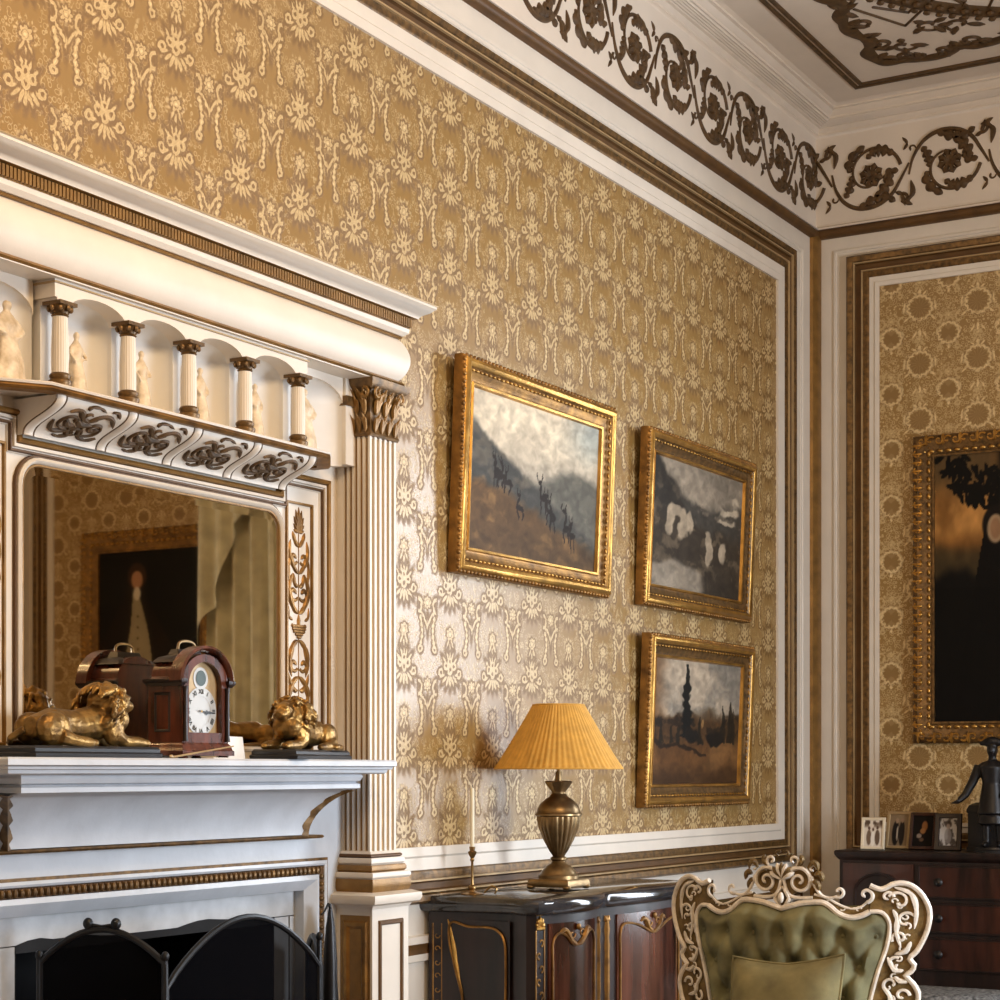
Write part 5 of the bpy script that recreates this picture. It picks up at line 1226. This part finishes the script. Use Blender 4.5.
# ================================================================== armchair
AX, AY = 1.264, 5.635
def CH(X_, z, h=0.): return (AX+X_, AY+.147*(X_/.463)**2-h, z)
ac = thing('armchair', (AX, AY-.25, 0), 'carved cream and gilt rococo armchair with buttoned olive velvet back', 'armchair')
outer = [(.275, 1.036), (.304, 1.024), (.324, 1.031), (.344, 1.042), (.38, 1.042), (.416, 1.015), (.441, .958), (.435, .895), (.408, .832), (.386, .807), (.400, .785), (.389, .763), (.375, .753), (.400, .722), (.411, .684), (.394, .627), (.36, .57), (.33, .50), (.32, .44)]
inner = [(.275, .953), (.310, .951), (.331, .915), (.324, .847), (.299, .768), (.276, .673), (.262, .58), (.255, .44)]
rail = [(0, .957), (.03, .966), (.067, .976), (.105, .980), (.137, .979), (.16, .965), (.177, .950), (.20, .938), (.223, .934), (.25, .940), (.275, .953)]
so, si = resample(smooth_path(outer, 5), 70), resample(smooth_path(inner, 5), 70)
sr = smooth_path(rail, 5)
for sg in (1, -1):
    f = lambda a, b, h, sg=sg: CH(sg*a, b, h)
    mb = MB()
    for i in range(70):
        a, b, c, d = so[i], so[i+1], si[i], si[i+1]; k = len(mb.v)
        mid = lambda p, q: ((p[0]+q[0])/2, (p[1]+q[1])/2)
        mb.add([f(*a, .012), f(*b, .012), f(*mid(b, d), .004), f(*mid(a, c), .004), f(*d, .012), f(*c, .012), f(*a, -.02), f(*b, -.02), f(*d, -.02), f(*c, -.02)], [(0, 1, 2, 3), (3, 2, 4, 5), (6, 7, 8, 9), (0, 1, 7, 6), (5, 4, 8, 9)])
    mb.build('side_carving', 'chairgold', ac)
    MB().tube([f(a, b, .012) for a, b in so], .0085, 8).build('side_rail', 'chairwhite', ac)
    MB().tube([f(a, b, .014) for a, b in si], .0072, 8).build('side_slip', 'chairwhite', ac)
    mb = MB(); fr = lambda a, b, h: f(a, b, .010+h)
    for cx, cy, r, a0, a1 in ((.358, .985, .034, 2.6, -2.6), (.375, .925, .030, .5, 5.6), (.325, 1.00, .018, 0, 5), (.36, .87, .024, 3.6, -1.5), (.345, .790, .022, 1, 6), (.335, .725, .028, 4.5, -.6), (.365, .690, .022, 0, 5.2), (.325, .650, .020, 2, 7), (.345, .60, .020, 1, -4), (.31, .55, .016, 0, 5)):
        mb.ribbon(spiral(cx, cy, r, .005, a0, a1, 18), tap(.0052, .0045), .013, fr)
    for p in ([(.345, 1.03), (.39, 1.01), (.405, .96), (.40, .90)], [(.34, .96), (.352, .93), (.35, .89), (.362, .84)], [(.39, .86), (.375, .83), (.345, .82)], [(.325, .81), (.345, .77), (.37, .77)], [(.31, .72), (.33, .69), (.34, .66), (.37, .65)], [(.305, .62), (.325, .58), (.335, .54)], [(.385, .735), (.36, .735), (.345, .75)]):
        mb.ribbon(smooth_path(p, 5), leafw(.0085, 3), .014, fr)
    for k in range(14):
        t = 8+int(k*3.6); a_, b_ = so[min(t, 69)], si[min(t, 69)]; cx, cy = a_[0]*.5+b_[0]*.5, a_[1]*.5+b_[1]*.5
        mb.ribbon(spiral(cx, cy, .011, .003, k*1.7, k*1.7+4.4, 10), tap(.003, .003), .014, fr)
    mb.build('side_scrollwork', 'chairwhite', ac)
# crest rail
MB().tube([CH(-a, b, .016) for a, b in sr[::-1]]+[CH(a, b, .016) for a, b in sr[1:]], .0092, 8).build('crest_rail', 'chairwhite', ac)
mb = MB()      # pierced ground: two side lunettes and the middle shield
top = smooth_path([(.105, 1.004), (.13, .998), (.155, .988), (.185, .972), (.215, .962), (.245, .966), (.268, .985)], 5)
st_, sb_ = resample(top, 24), resample([p for p in sr if p[0] > .09], 24)
for sg in (1, -1):
    for i in range(24):
        q = [st_[i], st_[i+1], sb_[i+1], sb_[i]]; mb.add([CH(sg*a, b, .008) for a, b in q]+[CH(sg*a, b, -.010) for a, b in q], [(0, 1, 2, 3), (4, 5, 6, 7), (0, 1, 5, 4)])
for sg in (1, -1):
    q = [(0, .962), (.022, .970), (.030, 1.0), (.050, 1.012), (.085, 1.02), (.095, 1.05), (.075, 1.085), (.03, 1.075), (0, 1.09)]
    mb.add([CH(sg*a, b, .004) for a, b in q]+[CH(sg*a, b, -.012) for a, b in q], [tuple(range(9)), tuple(range(17, 8, -1))]+[(k, k+1, 10+k, 9+k) for k in range(8)])
mb.build('crest_ground', 'chairgold', ac)
mb = MB(); mg = MB()
for sg in (1, -1):
    f = lambda a, b, h, sg=sg: CH(sg*a, b, .007+h)
    mb.ribbon(spiral(.056, 1.045, .045, .005, 2.2, -7.6, 44), tap(.0068, .0050), .017, f)
    mg.ribbon(spiral(.056, 1.045, .034, .012, 1.6, -3.6, 20), tap(.004, .003), .012, f)
    mb.ribbon(smooth_path([(.004, 1.055), (.012, 1.02), (.028, .998), (.060, .992), (.10, .994)], 5), lambda t: .0055, .015, f)
    mb.ribbon(smooth_path([(.095, 1.06), (.108, 1.03), (.128, 1.002), (.152, .994), (.172, .998)], 5), lambda t: .0065-.002*t, .015, f)
    mb.ribbon(spiral(.182, 1.014, .019, .005, -2.2, 3.0, 16), tap(.0055, .0055), .015, f)
    mb.ribbon(spiral(.262, 1.006, .024, .005, -1.4, 4.4, 18), tap(.0065, .005), .015, f)
    mb.ribbon(smooth_path(top, 1), lambda t: .0042, .012, f)
    for k in range(6):
        x_ = .125+.023*k; z_ = .985-.022*min(k, 4)/4-.004
        (mb if k % 2 else mg).ribbon(spiral(x_, z_, .010, .003, k*1.3, k*1.3+4.6, 10), tap(.0032, .003), .010, f)
    for p in ([(.085, 1.085), (.10, 1.105), (.112, 1.10), (.118, 1.08)], [(.105, 1.065), (.125, 1.07), (.132, 1.045)], [(.098, 1.045), (.115, 1.04), (.12, 1.015)]): mg.ribbon(smooth_path(p, 5), leafw(.010, 2), .016, f)
    mb.ribbon(spiral(.100, 1.085, .014, .004, 0, 5.2, 12), tap(.0038, .004), .014, f)
    mb.ribbon(spiral(.038, 1.110, .018, .004, -1, 4.6, 14), tap(.0048, .005), .016, f)
    mg.ribbon(smooth_path([(.052, 1.092), (.066, 1.112), (.060, 1.128)], 5), leafw(.009, 2), .015, f)
    mb.ribbon(smooth_path([(.0, 1.028), (.019, 1.0), (.022, .985), (.0, .958)], 4), leafw(.0075, 2), .020, f)
    mg.ribbon(spiral(.014, 1.130, .012, .003, 2.5, -2.0, 10), tap(.0045, .004), .016, f)
for k in range(7):
    a = PI*(.14+.72*k/6); (mg if k % 2 else mb).ribbon([(math.cos(a)*.046*t, 1.050+math.sin(a)*.056*t) for t in (0, .3, .6, .85, 1)], leafw(.010, 1), .018, lambda a, b, h: CH(a, b, .010+h))
mb.ball(CH(0, .992, .02), (.010, .010, .018), 10, 7)
mb.build('crest_carving', 'chairwhite', ac); mg.build('crest_gilding', 'chairgold', ac)['kind'] = 'stuff'
# buttoned upholstery
BT = []
for r_ in range(6):
    z = .875-.098*r_; off = 0 if r_ % 2 == 0 else .5
    for k in range(-4, 5):
        x = (k+off+.0)*.098
        if abs(x) < .30-.02*r_*.5: BT.append((x, z))
def half(z): 
    pts = sorted(si, key=lambda p: p[1])
    for p, q in zip(pts, pts[1:]):
        if p[1] <= z <= q[1]: return p[0]+(q[0]-p[0])*(z-p[1])/((q[1]-p[1]) or 1)
    return pts[0][0] if z < pts[0][1] else pts[-1][0]
def topz(x):
    x = abs(x)
    for p, q in zip(sr, sr[1:]):
        if p[0] <= x <= q[0]+1e-6: return p[1]+(q[1]-p[1])*(x-p[0])/((q[0]-p[0]) or 1)
    return .95
bx = np.array([b_[0] for b_ in BT]); bz = np.array([b_[1] for b_ in BT])
def puff(x, z):
    d2 = np.sort(np.hypot(bx-x, bz-z)); d = d2[0]; crease = 0
    # pleats run diagonally from button to button
    u1 = (x+ (z-.875)*.5)/.098; u2 = (x-(z-.875)*.5)/.098
    c1 = abs(((u1+.5) % 1)-.5); c2 = abs(((u2+.5) % 1)-.5)
    cr_ = min(c1, c2); 
    if z > .875: cr_ = abs(((x/.098+.5) % 1)-.5)
    return .030*(1-math.exp(-(d/.028)**2))+.012*(1-math.exp(-(cr_/.14)**2))
def up(u, v):
    s = -1+2*u; zb = .44; x = s*.31; zt = topz(min(abs(x), .275)); z = zb+(zt-zb)*v; hw_ = half(min(z, .95)); x = s*hw_
    e = min(1, (1-abs(s))*9)*min(1, (1-v)*14)
    return CH(x, z, .002+(puff(x, z)+.012)*e)
MB().grid(90, 90, up).build('back_upholstery', 'velvet', ac, 80)
for x, z in BT:
    if z < topz(x)-.02: MB().ball(CH(x, z, .015), (.008, .006, .008), 8, 5).build('button', 'velvet', ac)
MB().grid(20, 14, lambda u, v: CH(-.33+.66*u, .42+.55*v, -.03)).build('back_panel', 'velvet', ac, 80)
# seat, arms, legs (below the picture edge)
sp_ = [(AX-.31, AY-.02), (AX+.31, AY-.02), (AX+.36, AY-.55), (AX+.25, AY-.62), (AX-.25, AY-.62), (AX-.36, AY-.55)]
MB().plate(sp_, [(.30, -.01), (.31, 0), (.36, .005), (.37, -.01)]).build('seat_rail', 'chairwhite', ac)
MB().plate(sp_, [(.37, -.02), (.40, -.005), (.44, -.01), (.46, -.05), (.468, -.12)]).build('seat', 'velvet', ac)
for sg in (-1, 1):
    MB().tube(smooth_path([(AX+sg*.31, AY+.02, .58), (AX+sg*.36, AY-.15, .57), (AX+sg*.38, AY-.36, .56), (AX+sg*.38, AY-.42, .53)], 5), .022, 10).build('arm', 'chairwhite', ac)
    MB().tube(smooth_path([(AX+sg*.38, AY-.36, .55), (AX+sg*.37, AY-.33, .46), (AX+sg*.34, AY-.40, .34)], 5), .02, 10).build('arm_support', 'chairwhite', ac)
    MB().tube(smooth_path([(AX+sg*.33, AY-.55, .32), (AX+sg*.37, AY-.60, .22), (AX+sg*.33, AY-.57, .08), (AX+sg*.35, AY-.60, .0)], 5), [.035-.020*t/15 for t in range(16)], 10).build('leg', 'chairwhite', ac)
    MB().tube(smooth_path([(AX+sg*.30, AY+.0, .44), (AX+sg*.30, AY+.02, .22), (AX+sg*.31, AY+.08, .0)], 5), [.030-.012*t/10 for t in range(11)], 10).build('leg', 'chairwhite', ac)
# cushion leaning on the back
cu_ = thing('cushion', (AX+.04, AY-.13, .47), 'square olive velvet cushion propped in the armchair', 'cushion')
def cush(u, v, sd):
    a, b = -1+2*u, -1+2*v; w_ = .185; e = (1-a**4)*(1-b**4); px = a*w_*(1-.05*(1-abs(b))); pz = .635+b*.165*(1-.07*(1-abs(a)))+.012*a+.016*(a*a)*max(0, b)
    return (AX+.055+px, AY-.12+.22*(pz-.62)+sd*.075*e**.6-.02, pz)
MB().grid(24, 24, lambda u, v: cush(u, v, 1)).grid(24, 24, lambda u, v: cush(u, v, -1)).build('cushion_body', 'velvetc', cu_, 80)
ed = [cush(i/20, 0, 0) for i in range(20)]+[cush(1, i/20, 0) for i in range(20)]+[cush(1-i/20, 1, 0) for i in range(20)]+[cush(0, 1-i/20, 0) for i in range(20)]
MB().tube(ed, .005, 6, closed=True).build('piping', 'velvetc', cu_)

# ================================================================== chest and the things on it
KZ = 1.007
ch = thing('chest_of_drawers', (.95, 8.98, 0), 'dark mahogany sideboard chest with round knobs below the portrait', 'chest')
QX0, QX1, QY0, QY1 = .315, 1.58, 8.77, 9.22
MB().box(QX0, QX1, QY0, QY1, .30, .965).build('carcass', 'mahogdark', ch, 0)
MB().plate([(QX0, QY0), (QX1, QY0), (QX1, QY1), (QX0, QY1)], [(.960, .002), (.972, .012), (.985, .020), (1.000, .022), (KZ, .016)]).build('top', 'mahogdark', ch)
MB().plate([(QX0, QY0), (QX1, QY0), (QX1, QY1), (QX0, QY1)], [(.27, .012), (.31, .012), (.325, .002)]).build('plinth_moulding', 'mahogdark', ch)
for x in (QX0+.05, QX1-.05):
    for y in (QY0+.05, QY1-.05): MB().lathe([(.018, 0), (.026, .03), (.022, .10), (.034, .16), (.03, .20), (.04, .27)], (x, y, 0), 16).build('leg', 'mahogdark', ch)
def drawer(x0, x1, z0, z1, knobs):
    d = MB().box(x0, x1, QY0-.014, QY0, z0, z1).build('drawer', 'mahog', ch, 0)
    MB().sweep(rect(x0, x1, z0, z1), [(.0, .0145), (.002, .018), (.008, .018), (.010, .0145)], lambda a, b, h: (a, QY0-h, b)).build('cock_bead', 'mahogdark', d)
    for k in knobs:
        mb = MB(); xform(mb.lathe([(.008, 0), (.007, .010), (.019, .018), (.021, .026), (.012, .034), (0, .036)], (0, 0, 0), 16), lambda a, b, c: (k+a, QY0-.014-c, (z0+z1)/2+b)); mb.build('knob', 'blackbronze', d)
for z0, z1 in ((.785, .945), (.620, .765), (.440, .600)): drawer(.712, 1.30, z0, z1, (.82, 1.19)); drawer(1.32, 1.56, z0, z1, (1.44,))
# arched cupboard section at the wall end
cp = MB().box(.335, .690, QY0-.010, QY0, .345, .945).build('cupboard_front', 'mahog', ch, 0)
ap = [(.40, .345), (.40, .80)]+[(.515-.115*math.cos(PI*i/14), .80+.09*math.sin(PI*i/14)) for i in range(1, 14)]+[(.63, .80), (.63, .345)]
MB().add([(a, QY0-.0112, b) for a, b in ap], [tuple(range(len(ap)))]).build('recess_shade_sheet', 'mahogdark', cp, 0)  # flat dark sheet: the shade of an arched recess given as colour
MB().sweep(ap, [(-.012, .010), (-.010, .018), (0, .016), (.004, .010)], lambda a, b, h: (a, QY0-h, b), closed=False).build('arch_moulding', 'mahogdark', cp)
# photographs
def photo_frame(x, y, w_, h_, rot, fmat, bord, fn, label, lean=.20):
    t = thing('photo_frame', (x, y, KZ), label, 'photo frame', 'photograph frames on the chest')
    c, s = math.cos(rot), math.sin(rot)
    def fm(a, b, h): 
        dy = b*math.sin(lean)-h*math.cos(lean); z = KZ+.002+b*math.cos(lean)+h*math.sin(lean); return (x+a*c-dy*s, y+a*s+dy*c, z)
    r = rect(-w_/2, w_/2, 0, h_)
    MB().sweep(r, [(0, -.006), (0, .006), (.003, .010), (bord-.003, .008), (bord, .003)], fm).build('frame', fmat, t)
    MB().add([fm(a, b, -.006) for a, b in r], [(0, 1, 2, 3)]).build('backing', 'black', t, 0)
    MB().tube([fm(0, h_*.6, -.006), (x+.055*math.sin(-rot)*1.0, y+.105*c, KZ+.003)], .003, 6).build('easel_leg', 'black', t)
    canvas('photograph', 26, 34, lambda u, v: fm(-w_/2+bord-.001+(w_-2*bord+.002)*u, bord-.001+(h_-2*bord+.002)*v, .003), fn, t)
def ph_group(U, V):
    n = fbm(U, V, 5, 3, 51); img = np.ones(U.shape+(3,))*np.array([.86, .82, .76]); img = blend(img, (.35, .28, .22), sst(.62, .9, V)*sst(.4, .6, n))
    for x, y, rx, ry, c in ((.28, .35, .14, .3, (.45, .37, .3)), (.5, .30, .12, .3, (.92, .9, .86)), (.74, .35, .14, .3, (.4, .33, .27)), (.28, .70, .07, .07, (.35, .25, .2)), (.5, .65, .06, .07, (.4, .3, .24)), (.74, .72, .07, .07, (.35, .26, .2))): img = blend(img, c, 1-sst(.7, 1.2, ((U-x)/rx)**2+((V-y)/ry)**2))
    return img
def ph_pair(U, V):
    img = np.ones(U.shape+(3,))*np.array([.52, .44, .34])
    for x, y, rx, ry, c in ((.35, .4, .2, .4, (.13, .11, .1)), (.68, .42, .16, .42, (.16, .13, .11)), (.4, .8, .09, .09, (.6, .5, .4)), (.68, .82, .08, .09, (.55, .45, .36)), (.45, .4, .04, .25, (.72, .66, .58))): img = blend(img, c, 1-sst(.7, 1.2, ((U-x)/rx)**2+((V-y)/ry)**2))
    return img
def ph_seated(U, V):
    img = np.ones(U.shape+(3,))*np.array([.07, .05, .04])
    for x, y, rx, ry, c in ((.58, .66, .15, .17, (.50, .33, .18)), (.5, .5, .14, .10, (.55, .38, .22)), (.32, .34, .13, .08, (.55, .48, .42)), (.45, .22, .12, .06, (.36, .27, .2))): img = blend(img, c, 1-sst(.6, 1.2, ((U-x)/rx)**2+((V-y)/ry)**2))
    return img
def ph_stand(U, V):
    n = fbm(U, V, 7, 3, 55); img = np.ones(U.shape+(3,))*np.array([.68, .66, .64]); img = blend(img, (.28, .25, .23), sst(.45, .65, n))
    for x, y, rx, ry, c in ((.5, .78, .22, .14, (.2, .16, .14)), (.5, .70, .12, .10, (.62, .55, .5)), (.5, .35, .22, .3, (.5, .47, .45))): img = blend(img, c, (1-sst(.6, 1.2, ((U-x)/rx)**2+((V-y)/ry)**2))*.8)
    return img
photo_frame(.456, 8.845, .118, .160, .10, 'pframe', .015, ph_group, 'small ivory-framed group photograph standing foremost on the chest')
photo_frame(.535, 8.985, .128, .188, -.12, 'goldlight', .016, ph_pair, 'tan-framed photograph of two people behind the ivory frame')
photo_frame(.668, 8.96, .135, .185, -.05, 'mahog', .017, ph_seated, 'dark wooden frame with a dim amber photograph on the chest')
photo_frame(.805, 8.93, .130, .182, .10, 'mahogdark', .024, ph_stand, 'black frame with a pale standing-figure photograph beside the box')
# box
bx_ = thing('casket', (1.08, 9.06, KZ), 'black lidded casket behind the bronze figure on the chest', 'box')
MB().plate([(.895, 8.965), (1.36, 8.965), (1.36, 9.16), (.895, 9.16)], [(KZ, .006), (KZ+.015, .006), (KZ+.022, 0), (KZ+.185, 0)]).build('box_body', 'blackbronze', bx_)
MB().plate([(.895, 8.965), (1.36, 8.965), (1.36, 9.16), (.895, 9.16)], [(KZ+.185, .004), (KZ+.20, .006), (KZ+.222, -.004), (KZ+.235, -.03)]).build('box_lid', 'blackbronze', bx_)
# bronze figure in a cocked hat
def bronze_man():
    mb = MB(); T = mb.tube; Bl = mb.ball
    T([(-.028, 0, .02), (-.030, -.004, .12), (-.026, 0, .23)], [.018, .023, .036], 10); T([(.036, .012, .02), (.032, .006, .12), (.024, 0, .23)], [.018, .023, .036], 10)
    Bl((-.030, -.018, .018), (.018, .034, .014)); Bl((.038, -.006, .018), (.018, .034, .014))
    T([(0, .004, .17), (0, .004, .25), (0, 0, .32), (0, 0, .40), (0, 0, .43)], [.072, .060, .048, .060, .030], 28)
    T([(0, .02, .12), (0, .018, .20), (0, .01, .28)], [.078, .066, .05], 28)
    Bl((0, 0, .405), (.068, .040, .028)); T([(0, 0, .42), (0, -.004, .455)], [.020, .019], 10); Bl((0, -.006, .482), (.027, .031, .036)); Bl((0, -.038, .478), (.006, .008, .008))
    T([(-.062, 0, .405), (-.092, -.005, .33), (-.125, -.02, .262), (-.150, -.035, .235)], [.026, .023, .019, .016], 10); Bl((-.160, -.042, .226), (.018, .012, .010))
    for k in range(4): T([(-.165, -.048+.006*k, .226), (-.186, -.056+.008*k, .220)], [.005, .004], 6)
    T([(-.150, -.05, .232), (-.158, -.066, .238)], [.006, .004], 6)
    T([(.062, 0, .405), (.100, .005, .33), (.085, -.04, .27)], [.026, .022, .017], 10); Bl((.078, -.05, .265), (.014, .014, .014))
    for k in range(5): T([(.07+.006*k, -.055, .262), (.066+.006*k, -.062, .248)], [.005, .004], 6)
    T([(-.062, 0, .512), (-.03, -.004, .520), (.0, -.006, .524), (.03, -.004, .520), (.062, 0, .512)], [.008, .020, .026, .020, .008], 10); Bl((0, 0, .525), (.034, .034, .024))
    return remesh(mb, .0045, 6)
bm_ = thing('bronze_figure', (1.05, 8.84, KZ), 'black bronze figure of a man in a cocked hat on the chest', 'sculpture')
q = bronze_man(); MB_ = MB(); MB_.v = [(1.05+x*1.0, 8.84+y, KZ+.020+z*.97) for x, y, z in q.v]; MB_.f = q.f; MB_.build('figure', 'blackbronze', bm_, 80)
MB().plate([(1.05+.085*math.cos(a), 8.84+.065*math.sin(a)) for a in [PI/4*k+PI/8 for k in range(8)]], [(KZ, 0), (KZ+.012, 0), (KZ+.016, -.006), (KZ+.026, -.008)]).build('base', 'blackbronze', bm_)
# stool under the chest front
st = thing('footstool', (.93, 8.30, 0), 'low grey upholstered stool in front of the chest', 'stool')
MB().plate([(.62, 8.12), (1.24, 8.12), (1.24, 8.50), (.62, 8.50)], [(.30, 0), (.33, .01), (.37, .008), (.395, -.02), (.405, -.06)]).build('seat_pad', 'rugstool', st)
for x in (.66, 1.20):
    for y in (8.16, 8.46): MB().lathe([(.014, 0), (.022, .05), (.018, .2), (.028, .30)], (x, y, 0), 12).build('leg', 'mahogdark', st)

# ================================================================== chandelier (the room's warm light)
LXc, LYc, LZc = 2.5, 2.9, 3.30
cl = thing('chandelier', (LXc, LYc, LZc), 'gilt chandelier with candle bulbs in the middle of the ceiling', 'chandelier')
MB().lathe([(0, -.25), (.03, -.24), (.05, -.2), (.02, -.15), (.09, -.08), (.10, -.02), (.04, .05), (.03, .2), (.06, .28), (.02, .36), (.012, .4), (.012, 1.42), (.08, 1.44), (.09, 1.45)], (LXc, LYc, LZc), 20).build('stem', 'gilt', cl)
for k in range(8):
    a = 2*PI*k/8; ca, sa = math.cos(a), math.sin(a)
    MB().tube(smooth_path([(LXc+r*ca, LYc+r*sa, LZc+z) for r, z in ((.08, -.05), (.22, -.16), (.38, -.10), (.45, .02))], 5), .011, 8).build('arm', 'gilt', cl)
    MB().lathe([(.04, .02), (.05, .035), (.015, .04), (.013, .12)], (LXc+.45*ca, LYc+.45*sa, LZc), 12).build('candle_cup', 'gilt', cl)
    MB().lathe([(.010, .12), (.018, .145), (.012, .18), (0, .21)], (LXc+.45*ca, LYc+.45*sa, LZc), 12).build('bulb', 'bulb', cl)
    l_ = bpy.data.lights.new('bulb_light', 'POINT'); l_.energy = 24; l_.color = (1, .71, .40); l_.shadow_soft_size = .06
    o = bpy.data.objects.new('bulb_light', l_); C.objects.link(o); o.parent = cl; o.location = (.45*ca, .45*sa, .26)
